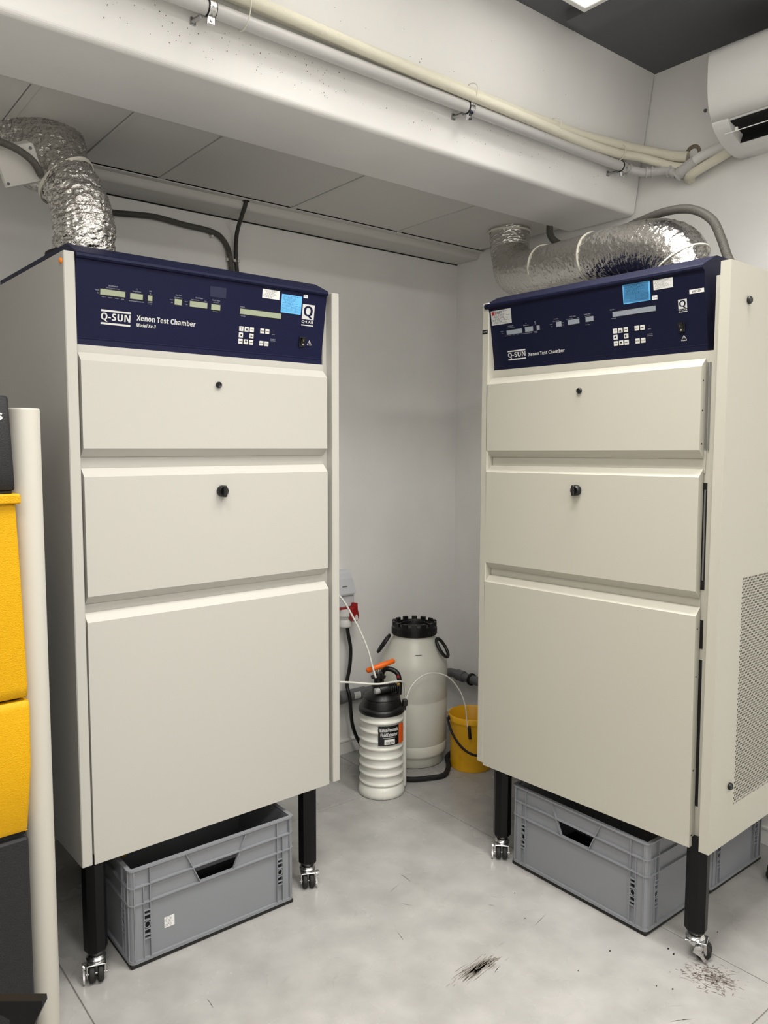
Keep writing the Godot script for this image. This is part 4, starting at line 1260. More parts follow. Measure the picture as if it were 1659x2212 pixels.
# ---------- barrel, extractor, bucket ----------
func build_barrel() -> void:
	var c := Vector3(1.941, FY, -0.654)
	var t := thing("barrel", "big white plastic barrel with a black castellated screw lid in the room corner", "barrel", Transform3D(Basis(Vector3.UP, 0.6), c))
	var st := ms()
	lathe(st, PackedVector2Array([Vector2(0, 0.0), Vector2(0.146, 0.0), Vector2(0.154, 0.006), Vector2(0.156, 0.045), Vector2(0.160, 0.053), Vector2(0.168, 0.058), Vector2(0.171, 0.070), Vector2(0.1715, 0.112), Vector2(0.1695, 0.116), Vector2(0.1715, 0.120), Vector2(0.1725, 0.335), Vector2(0.1708, 0.340), Vector2(0.1725, 0.345), Vector2(0.1725, 0.50), Vector2(0.169, 0.525), Vector2(0.160, 0.548), Vector2(0.118, 0.632), Vector2(0.108, 0.648), Vector2(0.106, 0.69), Vector2(0.0, 0.69)]), Transform3D.IDENTITY, 72, 0.6)
	put("drum", st, M.hdpe, t)
	st = ms()
	var lid := PackedVector2Array([Vector2(0.108, 0.664), Vector2(0.114, 0.664), Vector2(0.1155, 0.668), Vector2(0.1155, 0.712), Vector2(0.108, 0.716), Vector2(0.100, 0.716), Vector2(0.097, 0.704), Vector2(0.082, 0.702), Vector2(0.080, 0.712), Vector2(0.074, 0.712), Vector2(0.072, 0.700), Vector2(0.0, 0.698)])
	lathe(st, lid, Transform3D.IDENTITY, 72)
	var ld := put("screw_lid", st, M.black, t)
	st = ms()
	for k in 14:
		var b := Basis(Vector3.UP, TAU * k / 14.0)
		var keep := XF
		XF = Transform3D(b, Vector3.ZERO)
		box(st, Vector3(-0.014, 0.710, 0.101), Vector3(0.014, 0.731, 0.1155), 0.002)
		XF = keep
	for k in 56:
		var keep := XF
		XF = Transform3D(Basis(Vector3.UP, TAU * k / 56.0), Vector3.ZERO)
		box(st, Vector3(-0.0025, 0.667, 0.114), Vector3(0.0025, 0.700, 0.1175), 0.0008)
		XF = keep
	put("lid_teeth", st, M.black, ld)
	for s in [-1.0, 1.0]:
		# a loop of black plastic hanging down the shoulder
		var sd := Basis(Vector3.UP, -0.22 if s > 0.0 else PI + 0.2)
		var out := Vector3(sin(1.09), -cos(1.09), 0)
		st = ms()
		var pr := []
		var slope := Vector3(0.045, -0.086, 0).normalized()
		var nor := Vector3(0.086, 0.045, 0).normalized()
		var top := Vector3(0.120, 0.645, 0)
		for k in 25:
			var a := TAU * k / 24.0
			var q := top + slope * (0.052 - 0.052 * cos(a)) + nor * (0.010 + 0.012 * (1 - cos(a)) * 0.5) + Vector3(0, 0, 0.034 * sin(a))
			# own x is outward: turn to +z of the side basis
			pr.append(sd * Vector3(-q.z, q.y, q.x))
		tube(st, PackedVector3Array(pr), 0.0085, 12, false)
		put("carry_handle", st, M.black, t)
	st = ms()
	var keep2 := XF
	XF = Transform3D(Basis(Vector3.UP, -0.69 - 0.6 + 0.1), Vector3.ZERO)
	box(st, Vector3(-0.016, 0.5835, 0.1405), Vector3(0.016, 0.5865, 0.1435))
	XF = keep2
	put("pen_mark", st, M.ht, t)

func build_extractor() -> void:
	var c := Vector3(1.557, FY, -0.461)
	var t := thing("fluid_extractor", "white ribbed hand pump fluid extractor with black lid and orange handle", "fluid extractor", Transform3D(Basis(Vector3.UP, -0.60), c))
	var st := ms()
	var p := PackedVector2Array([Vector2(0, 0.0), Vector2(0.104, 0.0), Vector2(0.110, 0.004), Vector2(0.109, 0.02), Vector2(0.102, 0.052)])
	for y in [0.066, 0.110, 0.150, 0.192, 0.235, 0.272, 0.315, 0.360]:
		p.append_array(PackedVector2Array([Vector2(0.0985, y - 0.012), Vector2(0.1005, y - 0.007), Vector2(0.1060, y - 0.003), Vector2(0.1060, y + 0.003), Vector2(0.1005, y + 0.007), Vector2(0.0985, y + 0.012)]))
	p.append_array(PackedVector2Array([Vector2(0.098, 0.385), Vector2(0.101, 0.40), Vector2(0.0, 0.40)]))
	lathe(st, p, Transform3D.IDENTITY, 64, 0.5)
	put("tank", st, M.pe, t)
	st = ms()
	lathe(st, PackedVector2Array([Vector2(0.100, 0.390), Vector2(0.1065, 0.391), Vector2(0.1085, 0.396), Vector2(0.1085, 0.410), Vector2(0.104, 0.416), Vector2(0.093, 0.420), Vector2(0.089, 0.445), Vector2(0.085, 0.455), Vector2(0.087, 0.458), Vector2(0.083, 0.468), Vector2(0.055, 0.484), Vector2(0.048, 0.49), Vector2(0.046, 0.503), Vector2(0.036, 0.506), Vector2(0.0, 0.506)]), Transform3D.IDENTITY, 64)
	var cap := put("lid", st, M.black, t)
	for k in 8:
		st = ms()
		var b := Basis(Vector3.UP, TAU * k / 8.0 + 0.25)
		lathe(st, PackedVector2Array([Vector2(0.0034, 0.0), Vector2(0.003, 0.0018), Vector2(0, 0.0018)]), Transform3D(Basis.IDENTITY, b * Vector3(0, 0.4135, 0.099)), 10)
		put("lid_screw", st, M.zinc, cap)
	# pump cylinder, collar, grip
	st = ms()
	lathe(st, PackedVector2Array([Vector2(0.030, 0.500), Vector2(0.030, 0.512), Vector2(0.022, 0.516), Vector2(0.020, 0.545), Vector2(0.034, 0.548), Vector2(0.036, 0.554), Vector2(0.022, 0.558), Vector2(0.020, 0.572), Vector2(0.0, 0.572)]), Transform3D(Basis.IDENTITY, Vector3(-0.016, 0, 0.0)), 32)
	put("pump_cylinder", st, M.black, t)
	st = ms()
	tube(st, PackedVector3Array([Vector3(-0.016, 0.57, 0), Vector3(-0.016, 0.60, 0)]), 0.006, 12)
	put("pump_rod", st, M.chrome, t)
	st = ms()
	tube(st, PackedVector3Array([Vector3(-0.072, 0.584, 0.012), Vector3(-0.070, 0.585, 0.011), Vector3(-0.02, 0.599, 0.0), Vector3(-0.0, 0.605, -0.004), Vector3(0.01, 0.608, -0.006), Vector3(0.058, 0.622, -0.016), Vector3(0.061, 0.623, -0.017)]), PackedFloat32Array([0.008, 0.0125, 0.0125, 0.0145, 0.0125, 0.0115, 0.008]), 18)
	put("pump_handle", st, M.orange, t)
	# carry handle: arch over the lid
	st = ms()
	var ar := spline([Vector3(0.004, 0.500, -0.03), Vector3(0.004, 0.550, -0.035), Vector3(0.018, 0.578, -0.03), Vector3(0.045, 0.580, -0.02), Vector3(0.072, 0.566, -0.01), Vector3(0.083, 0.54, -0.004), Vector3(0.085, 0.50, -0.002), Vector3(0.083, 0.465, 0.0)], 0.006)
	tube(st, ar, 0.0115, 14)
	put("carry_handle", st, M.black, t)
	st = ms()
	lathe(st, PackedVector2Array([Vector2(0.0, -0.004), Vector2(0.006, -0.004), Vector2(0.006, 0.010), Vector2(0, 0.010)]), Transform3D(Basis(Vector3.RIGHT, PI / 2), Vector3(0.076, 0.553, 0.006)), 12)
	put("red_button", st, M.red, t)
	# side valve body and clear knurled knob
	st = ms()
	tube(st, PackedVector3Array([Vector3(-0.015, 0.507, 0.058), Vector3(0.03, 0.512, 0.052), Vector3(0.062, 0.520, 0.038)]), PackedFloat32Array([0.018, 0.019, 0.013]), 18)
	for k in 4: tube(st, PackedVector3Array([Vector3(0.030 + k * 0.010, 0.513, 0.054), Vector3(0.034 + k * 0.010, 0.513, 0.053)]), 0.0225 - k * 0.001, 16)
	put("valve_body", st, M.black, t)
	st = ms()
	tube(st, PackedVector3Array([Vector3(-0.040, 0.503, 0.066), Vector3(-0.036, 0.503, 0.065), Vector3(-0.016, 0.506, 0.060)]), PackedFloat32Array([0.0115, 0.0145, 0.0135]), 14)
	put("valve_knob", st, mat(Color(0.62, 0.62, 0.62), 0.25), t)
	st = ms()
	tube(st, PackedVector3Array([Vector3(0.062, 0.518, 0.036), Vector3(0.078, 0.524, 0.028)]), PackedFloat32Array([0.008, 0.010]), 8)
	put("hose_fitting", st, M.brass, t)
	st = ms()
	box(st, Vector3(0.098, 0.408, -0.012), Vector3(0.122, 0.440, 0.012), 0.004)
	box(st, Vector3(0.104, 0.385, -0.009), Vector3(0.115, 0.41, 0.009), 0.003)
	put("side_bracket", st, M.black, t)
	# tall pocket along the right side
	st = ms()
	tube(st, PackedVector3Array([Vector3(0.106, 0.02, 0.0), Vector3(0.106, 0.026, 0.0), Vector3(0.106, 0.39, 0.0)]), PackedFloat32Array([0.010, 0.013, 0.012]), 16)
	put("tube_pocket", st, M.pe, t)
	# label wrapped round the front: black field, orange end, white lettering
	_wrap(t, "label_field", -0.25, 0.80, 0.258, 0.350, 0.1068, M.black)
	_wrap(t, "label_field", 0.72, 1.10, 0.258, 0.350, 0.1072, M.orange_label)
	for q in [["Manual/Pneumatic", 0.332, 0.092, 0.017, 0.245], ["Fluid Extractor", 0.309, 0.084, 0.017, 0.245]]:
		_wrap_text(t, q[0], q[4], q[1], q[2], q[3], 0.1075, M.paper)
	_wrap(t, "label_line", -0.05, 0.55, 0.2935, 0.2948, 0.1075, M.paper)
	_wrap(t, "label_field", 0.02, 0.50, 0.263, 0.287, 0.1075, M.paper)
	_wrap_text(t, "OILBOX", 0.26, 0.272, 0.040, 0.010, 0.1083, M.black)

func _wrap(t: Node, called: String, a0: float, a1: float, y0: float, y1: float, r: float, m: Material) -> void:
	var st := ms()
	for k in 10:
		var b0 := lerpf(a0, a1, k / 10.0); var b1 := lerpf(a0, a1, (k + 1) / 10.0)
		quad(st, Vector3(sin(b0) * r, y0, cos(b0) * r), Vector3(sin(b1) * r, y0, cos(b1) * r), Vector3(sin(b1) * r, y1, cos(b1) * r), Vector3(sin(b0) * r, y1, cos(b0) * r), 1)
	put(called, st, m, t)

func _wrap_text(t: Node, s: String, a: float, y: float, w: float, h: float, r: float, m: Material) -> void:
	# bend the flat lettering round the tank
	var st := ms()
	text_into(st, s, Transform3D.IDENTITY, w, h)
	var arr := st.commit_to_arrays()
	var vv: PackedVector3Array = arr[Mesh.ARRAY_VERTEX]
	for k in vv.size():
		var q := vv[k]
		var an := a + q.x / r
		vv[k] = Vector3(sin(an) * r, y + q.y, cos(an) * r)
	var idx = arr[Mesh.ARRAY_INDEX]
	var o := ms()
	if idx != null and idx.size() > 0:
		for k in idx: v(o, vv[k])
	else:
		for q in vv: v(o, q)
	put("lettering", o, m, t)

func build_bucket() -> void:
	var c := Vector3(2.100, FY, -0.392)
	var t := thing("bucket", "yellow plastic bucket with a black bail handle on the floor by the right cabinet", "bucket", Transform3D(Basis(Vector3.UP, -0.55), c))
	var st := ms()
	lathe(st, PackedVector2Array([Vector2(0, 0.004), Vector2(0.098, 0.004), Vector2(0.100, 0.0), Vector2(0.104, 0.001), Vector2(0.106, 0.008), Vector2(0.110, 0.250), Vector2(0.111, 0.252), Vector2(0.113, 0.246), Vector2(0.117, 0.247), Vector2(0.120, 0.270), Vector2(0.118, 0.276), Vector2(0.113, 0.277), Vector2(0.108, 0.272), Vector2(0.100, 0.010), Vector2(0, 0.008)]), Transform3D.IDENTITY, 64, 0.6)
	put("pail", st, M.yellow, t)
	st = ms()
	# bail hanging down over the front
	var pr := []
	for k in 33:
		var a := PI * k / 32.0
		var x := -cos(a) * 0.124
		var d := sin(a)
		pr.append(Vector3(x * 1.04, 0.262 - d * 0.150, 0.012 + d * 0.145))
	tube(st, spline(pr, 0.006), 0.0062, 10)
	put("bail_handle", st, M.black_matt, t)
	for s in [-1.0, 1.0]:
		st = ms()
		lathe(st, PackedVector2Array([Vector2(0.012, -0.004), Vector2(0.012, 0.006), Vector2(0.0, 0.009)]), Transform3D(Basis(Vector3.BACK, -PI / 2 * s), Vector3(0.117 * s, 0.260, 0.01)), 16)
		put("handle_lug", st, M.black_matt, t)

func build_wall_socket() -> void:
	XF = SH
	var t := thing("wall_socket", "grey and white industrial wall socket with a red cap, half behind the left cabinet", "socket")
	var c := -0.835
	var st := ms()
	# tapered top housing: extruded side profile, narrowed by stacked prisms
	var pr := PackedVector2Array([Vector2(0.0, 0.858), Vector2(0.085, 0.858), Vector2(0.088, 0.866), Vector2(0.070, 0.94), Vector2(0.055, 0.968), Vector2(0.045, 0.975), Vector2(0.0, 0.978)])
	prism_x(st, pr, c - 0.050, c + 0.050)
	prism_x(st, PackedVector2Array([Vector2(0.0, 0.858), Vector2(0.075, 0.858), Vector2(0.070, 0.88), Vector2(0.05, 0.93), Vector2(0.0, 0.94)]), c + 0.05, c + 0.070)
	prism_x(st, PackedVector2Array([Vector2(0.0, 0.858), Vector2(0.075, 0.858), Vector2(0.070, 0.88), Vector2(0.05, 0.93), Vector2(0.0, 0.94)]), c - 0.070, c - 0.05)
	put("housing", st, M.socket, t)
	st = ms()
	box(st, Vector3(c - 0.062, 0.792, 0.0), Vector3(c + 0.062, 0.858, 0.074), 0.008)
	put("socket_body", st, M.socket, t)
	st = ms()
	box(st, Vector3(c - 0.02, 0.898, 0.074), Vector3(c + 0.012, 0.905, 0.0805), 0.002)
	put("grip_slot", st, M.ht, t)
	st = ms()
	box(st, Vector3(c - 0.058, 0.786, 0.004), Vector3(c + 0.06, 0.793, 0.078), 0.002)
	put("red_seal", st, M.red, t)
	st = ms()
	var ax := Vector3(c + 0.02, 0.0, 0.052)
	lathe(st, PackedVector2Array([Vector2(0.0, 0.688), Vector2(0.026, 0.688), Vector2(0.033, 0.694), Vector2(0.035, 0.715), Vector2(0.030, 0.728), Vector2(0.036, 0.742), Vector2(0.044, 0.75), Vector2(0.045, 0.786), Vector2(0.0, 0.786)]), Transform3D(Basis.IDENTITY, ax), 24)
	put("plug", st, M.white_plastic, t)
	st = ms()
	prism(st, PackedVector2Array([Vector2(0.0, 0.040), Vector2(-0.018, 0.034), Vector2(-0.026, 0.010), Vector2(-0.022, -0.018), Vector2(-0.008, -0.034), Vector2(0.010, -0.036), Vector2(0.024, -0.022), Vector2(0.030, -0.012), Vector2(0.018, 0.024), Vector2(0.016, 0.058), Vector2(0.004, 0.058)]), 0.0, 0.030, Transform3D(Basis(Vector3.UP, 0.25), Vector3(c + 0.034, 0.758, 0.080)))
	put("red_cap", st, M.red, t)
	st = ms()
	prism(st, PackedVector2Array([Vector2(-0.010, -0.012), Vector2(0.012, -0.012), Vector2(0.014, 0.0), Vector2(0.006, 0.016), Vector2(-0.002, 0.016), Vector2(-0.012, -0.002)]), 0.030, 0.0308, Transform3D(Basis(Vector3.UP, 0.25), Vector3(c + 0.038, 0.742, 0.080)))
	put("cap_label", st, M.paper, t)
	st = ms()
	tube(st, spline([Vector3(c + 0.03, 0.70, 0.052), Vector3(c + 0.033, 0.66, 0.054), Vector3(c + 0.047, 0.574, 0.058), Vector3(c + 0.040, 0.48, 0.06), Vector3(c + 0.022, 0.39, 0.06), Vector3(c + 0.022, 0.33, 0.085), Vector3(c + 0.028, 0.26, 0.085), Vector3(c + 0.05, 0.16, 0.075), Vector3(c + 0.10, 0.06, 0.075), Vector3(c + 0.15, 0.012, 0.09), Vector3(c + 0.30, 0.010, 0.10), Vector3(c + 0.5, 0.010, 0.12)], 0.01), 0.0095, 14)
	tag(put("power_cable", st, M.black), "black power cable hanging from the wall socket down to the floor", "cable")
	XF = Transform3D.IDENTITY

func build_hoses() -> void:
	var st := ms()
	tube(st, spline([Vector3(1.0, 1.045, -0.60), Vector3(1.15, 1.045, -0.63), Vector3(1.28, 1.01, -0.61), Vector3(1.375, 0.93, -0.555), Vector3(1.44, 0.80, -0.51), Vector3(1.48, 0.68, -0.475), Vector3(1.50, 0.58, -0.455), Vector3(1.508, 0.54, -0.445)], 0.01), 0.0045, 10)
	tag(put("tubing", st, M.tubing), "milky white tube curving down from the left cabinet to the extractor", "tube", "")
	st = ms()
	tube(st, spline([Vector3(1.0, 0.585, -0.60), Vector3(1.15, 0.575, -0.52), Vector3(1.33, 0.557, -0.43), Vector3(1.46, 0.535, -0.38), Vector3(1.56, 0.527, -0.375), Vector3(1.615, 0.515, -0.385), Vector3(1.648, 0.48, -0.40), Vector3(1.662, 0.42, -0.41)], 0.01), 0.0045, 10)
	tag(put("tubing", st, M.tubing), "milky white tube running level past the orange handle to the extractor lid", "tube", "")
	st = ms()
	tube(st, spline([Vector3(1.664, 0.40, -0.41), Vector3(1.672, 0.425, -0.41), Vector3(1.70, 0.475, -0.405), Vector3(1.76, 0.513, -0.395), Vector3(1.83, 0.515, -0.38), Vector3(1.90, 0.485, -0.36), Vector3(1.955, 0.41, -0.335), Vector3(1.985, 0.325, -0.325), Vector3(2.0, 0.255, -0.33), Vector3(2.005, 0.20, -0.325)], 0.01), 0.0032, 10)
	var o := put("tubing", st, M.tubing)
	tag(o, "thin clear tube arching from the extractor over to the yellow bucket", "tube", "")
	st = ms()
	tube(st, PackedVector3Array([Vector3(2.0005, 0.225, -0.316), Vector3(2.006, 0.165, -0.312)]), 0.0085, 12)
	put("nozzle", st, M.black, o, "black nozzle")
	# black hose on the floor by the barrel
	st = ms()
	tube(st, spline([Vector3(1.60, FY + 0.016, -0.62), Vector3(1.72, FY + 0.015, -0.44), Vector3(1.80, FY + 0.014, -0.395), Vector3(1.88, FY + 0.014, -0.37), Vector3(1.95, FY + 0.014, -0.41), Vector3(2.0, FY + 0.014, -0.455), Vector3(2.07, FY + 0.014, -0.528), Vector3(2.25, FY + 0.014, -0.57), Vector3(2.42, FY + 0.014, -0.5)], 0.012), 0.0125, 14)
	tag(put("hose", st, M.black_matt), "black hose lying on the floor between barrel and bucket", "hose")
	# hoses on the floor under the cabinets
	st = ms()
	tube(st, spline([Vector3(0.55, FY + 0.016, -0.45), Vector3(0.74, FY + 0.016, -0.36), Vector3(0.86, FY + 0.03, -0.30), Vector3(0.93, FY + 0.018, -0.42), Vector3(0.90, FY + 0.016, -0.60), Vector3(0.7, FY + 0.016, -0.72)], 0.012), 0.015, 14)
	tag(put("hose", st, M.black_matt), "black hose bent on the floor behind the crate under the left cabinet", "hose")
	st = ms()
	tube(st, spline([Vector3(2.40, FY + 0.016, 0.05), Vector3(2.1, FY + 0.016, 0.10), Vector3(1.85, FY + 0.016, 0.18), Vector3(1.72, FY + 0.016, 0.25), Vector3(1.74, FY + 0.016, 0.33), Vector3(1.90, FY + 0.016, 0.36), Vector3(2.2, FY + 0.016, 0.36)], 0.012), 0.015, 14)
	tag(put("hose", st, M.black_matt), "black hose looped on the floor beside the crate under the right cabinet", "hose")

func build_machine() -> void:
	# yellow and charcoal machine cut by the left edge of the picture
	var t := thing("machine", "yellow and charcoal machine housing cut off by the left edge of the picture", "machine")
	var x1 := -0.200
	var x0 := -0.95
	var zf := 0.20
	var st := ms()
	box(st, Vector3(x0, FY, -0.55), Vector3(x1, 0.600, zf), 0.006)
	put("base_cabinet", st, M.charcoal, t)
	st = ms()
	box(st, Vector3(x0 + 0.01, 0.598, -0.54), Vector3(x1 - 0.006, 1.492, zf - 0.02))
	put("core", st, M.charcoal, t)
	# bulging lower panel and leaning upper panel, drawn as front outline slices
	st = ms()
	var lo := [[0.618, -0.2015, 0.197], [0.63, -0.2005, 0.203], [0.79, -0.190, 0.214], [0.94, -0.187, 0.210], [0.957, -0.1875, 0.206], [0.961, -0.189, 0.200]]
	_slab(st, lo, x0, 0.10)
	put("lower_panel", st, M.yellow2, t)
	st = ms()
	var up := [[0.969, -0.191, 0.197], [0.973, -0.189, 0.203], [1.0, -0.189, 0.206], [1.30, -0.196, 0.203], [1.462, -0.201, 0.200]]
	_slab(st, up, x0, 0.10)
	put("upper_panel", st, M.yellow2, t)
	st = ms()
	box(st, Vector3(x0 - 0.005, 1.464, -0.55), Vector3(x1 + 0.0075, 1.489, zf + 0.014), 0.004)
	put("top_rim", st, M.yellow2, t)
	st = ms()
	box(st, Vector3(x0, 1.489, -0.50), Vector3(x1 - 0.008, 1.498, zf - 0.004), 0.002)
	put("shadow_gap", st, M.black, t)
	st = ms()
	_slab(st, [[1.498, -0.2025, 0.198], [1.502, -0.2012, 0.202], [1.55, -0.2025, 0.203], [1.724, -0.2095, 0.203], [1.729, -0.2105, 0.199], [1.731, -0.214, 0.193]], x0, -0.45)
	var hd := put("control_head", st, M.charcoal, t)
	st = ms()
	text_into(st, "s", Transform3D(Basis.IDENTITY, Vector3(-0.2325, 1.680, 0.2036)), 0.013, 0.017)
	put("letter", st, M.paper, hd)
	# pale rounded post between machine and cabinet
	var c := thing("post", "pale rounded vertical post between the yellow machine and left cabinet", "post")
	st = ms()
	var o := PackedVector2Array()
	for k in 41:
		var a := -0.25 + (PI + 0.5) * k / 40.0
		o.append(Vector2(cos(a) * 0.038, sin(a) * 0.038))
	o.append_array(PackedVector2Array([Vector2(-0.038, -0.028), Vector2(0.038, -0.028)]))
	_post(st, o, Vector3(-0.1505, 0, 0.114), FY, 1.705)
	put("column", st, M.ivory, c)
	st = ms()
	box(st, Vector3(-0.190, FY + 0.002, 0.076), Vector3(-0.112, 1.700, 0.0857), 0.002)
	put("back_plate", st, M.ivory, c)
	# armrest poking in at the bottom left
	var ar := thing("armrest", "black plastic armrest blurred in the bottom left corner", "armrest")
	var d := Vector3(0.064, 0, 0.054).normalized()
	var tip := Vector3(-0.357, 0.598, 0.838)
	var n := Vector3(-d.z, 0, d.x)
	var bs := Transform3D(Basis(d, Vector3.UP, d.cross(Vector3.UP)), tip)
	st = ms()
	XF = bs
	prism(st, PackedVector2Array([Vector2(0.0, 0.0), Vector2(0.001, -0.010), Vector2(-0.010, -0.021), Vector2(-0.24, -0.021), Vector2(-0.25, -0.01), Vector2(-0.24, 0.0)]), -0.010, 0.010)
	put("pad", st, M.armrest, ar)
	st = ms()
	prism(st, PackedVector2Array([Vector2(0.001, -0.010), Vector2(-0.016, -0.045), Vector2(-0.055, -0.17), Vector2(-0.090, -0.17), Vector2(-0.062, -0.055), Vector2(-0.060, -0.038), Vector2(-0.075, -0.028), Vector2(-0.22, -0.026), Vector2(-0.22, -0.018), Vector2(-0.02, -0.018)]), -0.009, 0.009)
	put("bracket", st, M.armrest, ar)
	XF = Transform3D.IDENTITY
	st = ms()
	var q := tip - d * 0.0725 + Vector3(0, -0.165, 0)
	tube(st, PackedVector3Array([q, Vector3(q.x, FY + 0.02, q.z)]), 0.015, 14)
	lathe(st, PackedVector2Array([Vector2(0, 0), Vector2(0.11, 0.0), Vector2(0.11, 0.008), Vector2(0.02, 0.022), Vector2(0, 0.022)]), Transform3D(Basis.IDENTITY, Vector3(q.x, FY, q.z)), 24)
	put("stand", st, M.armrest, ar)

# stack of [y, right edge, front]: a moulded panel
func _slab(st: SurfaceTool, rows: Array, x0: float, zb: float) -> void:
	for k in rows.size() - 1:
		var a = rows[k]; var b = rows[k + 1]
		var f := 0.010
		quad(st, Vector3(x0, a[0], a[2]), Vector3(a[1] - f, a[0], a[2]), Vector3(b[1] - f, b[0], b[2]), Vector3(x0, b[0], b[2]), 1)
		quad(st, Vector3(a[1] - f, a[0], a[2]), Vector3(a[1] - f * 0.25, a[0], a[2] - f * 0.3), Vector3(b[1] - f * 0.25, b[0], b[2] - f * 0.3), Vector3(b[1] - f, b[0], b[2]), 1)
		quad(st, Vector3(a[1] - f * 0.25, a[0], a[2] - f * 0.3), Vector3(a[1], a[0], a[2] - f), Vector3(b[1], b[0], b[2] - f), Vector3(b[1] - f * 0.25, b[0], b[2] - f * 0.3), 1)
		quad(st, Vector3(a[1], a[0], a[2] - f), Vector3(a[1] - 0.01, a[0], zb), Vector3(b[1] - 0.01, b[0], zb), Vector3(b[1], b[0], b[2] - f), 1)
		quad(st, Vector3(a[1] - 0.01, a[0], zb), Vector3(x0, a[0], zb), Vector3(x0, b[0], zb), Vector3(b[1] - 0.01, b[0], zb))
		quad(st, Vector3(x0, a[0], zb), Vector3(x0, a[0], a[2]), Vector3(x0, b[0], b[2]), Vector3(x0, b[0], zb))
	var e = rows[rows.size() - 1]
	quad(st, Vector3(x0, e[0], e[2]), Vector3(e[1], e[0], e[2]), Vector3(e[1] - 0.01, e[0], zb), Vector3(x0, e[0], zb))
	var s = rows[0]
	quad(st, Vector3(x0, s[0], zb), Vector3(s[1] - 0.01, s[0], zb), Vector3(s[1], s[0], s[2]), Vector3(x0, s[0], s[2]))

func _post(st: SurfaceTool, o: PackedVector2Array, c: Vector3, y0: float, y1: float) -> void:
	# outline in (x, z); rounded shoulder at the top
	var n := o.size()
	var rows := [[y0, 0.97], [y0 + 0.012, 1.0], [y1 - 0.006, 1.0], [y1 - 0.001, 0.97], [y1, 0.92]]
	for k in rows.size() - 1:
		for i in n:
			var a := o[i]; var b := o[(i + 1) % n]
			var r0: float = rows[k][1]; var r1: float = rows[k + 1][1]
			var g := 1 if i < 40 else -1
			quad(st, c + Vector3(b.x * r0, rows[k][0], b.y * r0), c + Vector3(a.x * r0, rows[k][0], a.y * r0), c + Vector3(a.x * r1, rows[k + 1][0], a.y * r1), c + Vector3(b.x * r1, rows[k + 1][0], b.y * r1), g)
	for i in range(1, n - 1):
		tri(st, c + Vector3(o[0].x * 0.92, y1, o[0].y * 0.92), c + Vector3(o[i + 1].x * 0.92, y1, o[i + 1].y * 0.92), c + Vector3(o[i].x * 0.92, y1, o[i].y * 0.92))

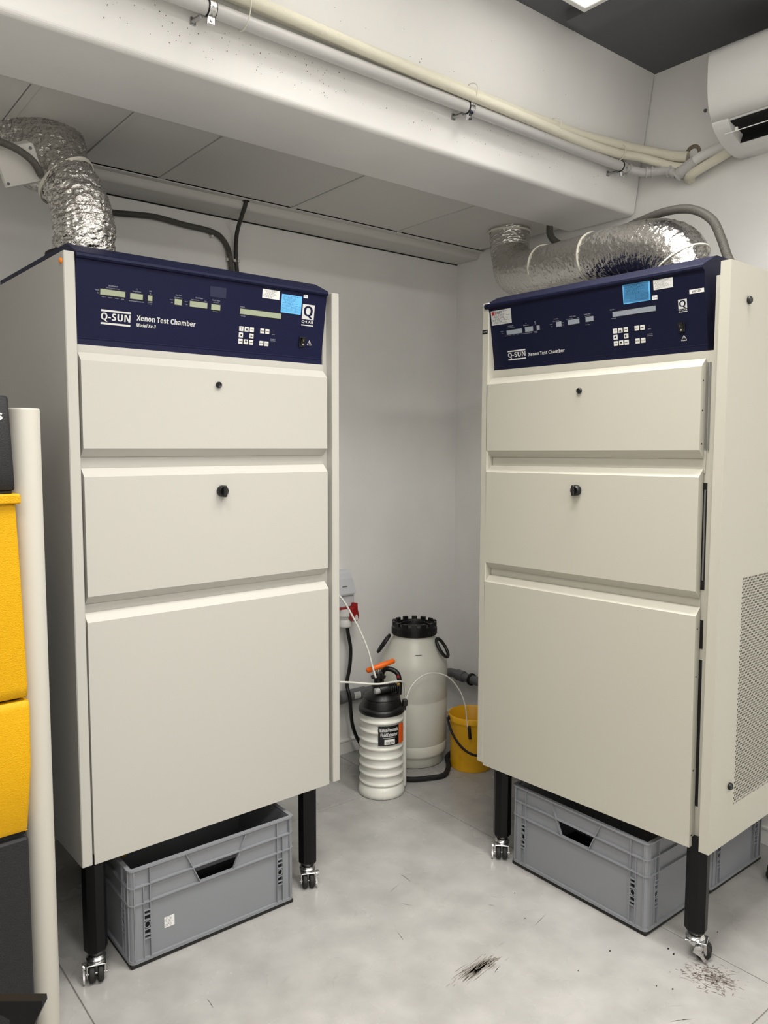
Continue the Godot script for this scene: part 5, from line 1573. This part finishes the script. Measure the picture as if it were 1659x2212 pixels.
# ---------- dirt on the floor ----------
func build_floor_dirt() -> void:
	var fl := get_node("floor")
	var r := RandomNumberGenerator.new()
	r.seed = 77
	# rubbed dirty patch: streaks with ragged ends, and a denser blotch
	var st := ms()
	var y := FY + 0.0006
	var dir := Vector3(0.92, 0, 0.10).normalized()
	for k in 150:
		var a := r.randfn(0.0, 0.38)
		var b := r.randfn(0.0, 0.40)
		var c := Vector3(0.955, y, 0.702) + dir * a * 0.11 + Vector3(-dir.z, 0, dir.x) * b * 0.035
		var d := (Vector3(0.92, 0, -0.10 + r.randf_range(-0.10, 0.10))).normalized()
		var l := r.randf_range(0.008, 0.045) * (1.0 - minf(0.7, absf(a) * 0.6))
		var w := Vector3(-d.z, 0, d.x) * r.randf_range(0.0004, 0.0014)
		quad(st, c - d * l, c + w, c + d * l, c - w)
	for k in 26:
		var c := Vector3(0.985, y, 0.705) + Vector3(r.randfn(0, 0.026), 0, r.randfn(0, 0.006))
		var l := r.randf_range(0.006, 0.02)
		quad(st, c - Vector3(l, 0, 0), c + Vector3(0, 0, l * 0.25), c + Vector3(l, 0, 0), c - Vector3(0, 0, l * 0.25))
	var s1 := put("dirt_mark", st, mat(Color(0.47, 0.445, 0.41), 0.8), fl)
	s1.set_meta("kind", "stuff")
	st = ms()
	for k in 300:
		var c := Vector3(1.487, y, 1.195) + Vector3(r.randfn(0, 0.030), 0, r.randfn(0, 0.036))
		var d := Vector3(1, 0, 0).rotated(Vector3.UP, r.randfn(-1.2, 0.25) if k % 3 else r.randfn(0.2, 0.5))
		var l := r.randf_range(0.002, 0.014)
		var w := Vector3(-d.z, 0, d.x) * r.randf_range(0.0004, 0.0022)
		quad(st, c - d * l, c + w, c + d * l, c - w)
	var s2 := put("dirt_mark", st, mat(Color(0.42, 0.38, 0.355), 0.8), fl)
	s2.set_meta("kind", "stuff")
	# thin scratches
	st = ms()
	for k in 60:
		var c := Vector3(r.randf_range(0.1, 1.75), y - 0.0002, r.randf_range(0.15, 1.6))
		var d := Vector3(1, 0, 0).rotated(Vector3.UP, r.randf_range(-PI, PI))
		var l := r.randf_range(0.010, 0.045)
		var w := Vector3(-d.z, 0, d.x) * r.randf_range(0.00015, 0.0004)
		var bend := w.normalized() * l * r.randf_range(-0.12, 0.12)
		quad(st, c - d * l + bend, c + w, c + d * l + bend, c - w)
	var s3 := put("scratch", st, mat(Color(0.58, 0.572, 0.556), 0.7), fl)
	s3.set_meta("kind", "stuff")
	# small black flakes
	var spots := [[1.512, 1.038, "black flake beside the right cabinet's front caster, farther one of a pair", 0.0055],
		[1.500, 1.064, "black flake beside the right cabinet's front caster, nearer one of a pair", 0.0055],
		[1.322, 1.108, "black flake left of the brown scrape by the caster, left one of two", 0.0035],
		[1.346, 1.147, "black flake left of the brown scrape by the caster, right one of two", 0.0042],
		[1.198, 0.913, "lone dark flake on open floor between the dirt streak and the right crate", 0.0035],
		[1.376, 0.508, "tiny black flake before the right crate's far half, farther one of two", 0.0030],
		[1.284, 0.631, "tiny black flake before the right crate's far half, nearer one of two", 0.0030],
		[1.357, 0.922, "dark flake on the floor left of the right crate's near corner", 0.0040],
		[1.720, 1.100, "tiny black flake on the floor right of the right cabinet's front caster", 0.0032]]
	for q in spots:
		st = ms()
		var pts := PackedVector2Array()
		var m := r.randi_range(5, 7)
		for k in m:
			var a := TAU * k / m
			pts.append(Vector2(cos(a), sin(a) * 0.6).rotated(r.randf() * 0.4) * q[3] * r.randf_range(0.65, 1.1))
		prism(st, pts, 0.0, 0.0016, Transform3D(Basis(Vector3.RIGHT, -PI / 2), Vector3(q[0], FY + 0.0002, q[1])))
		tag(put("rubber_flake", st, M.black_matt), q[2], "debris", "black flakes on the floor")
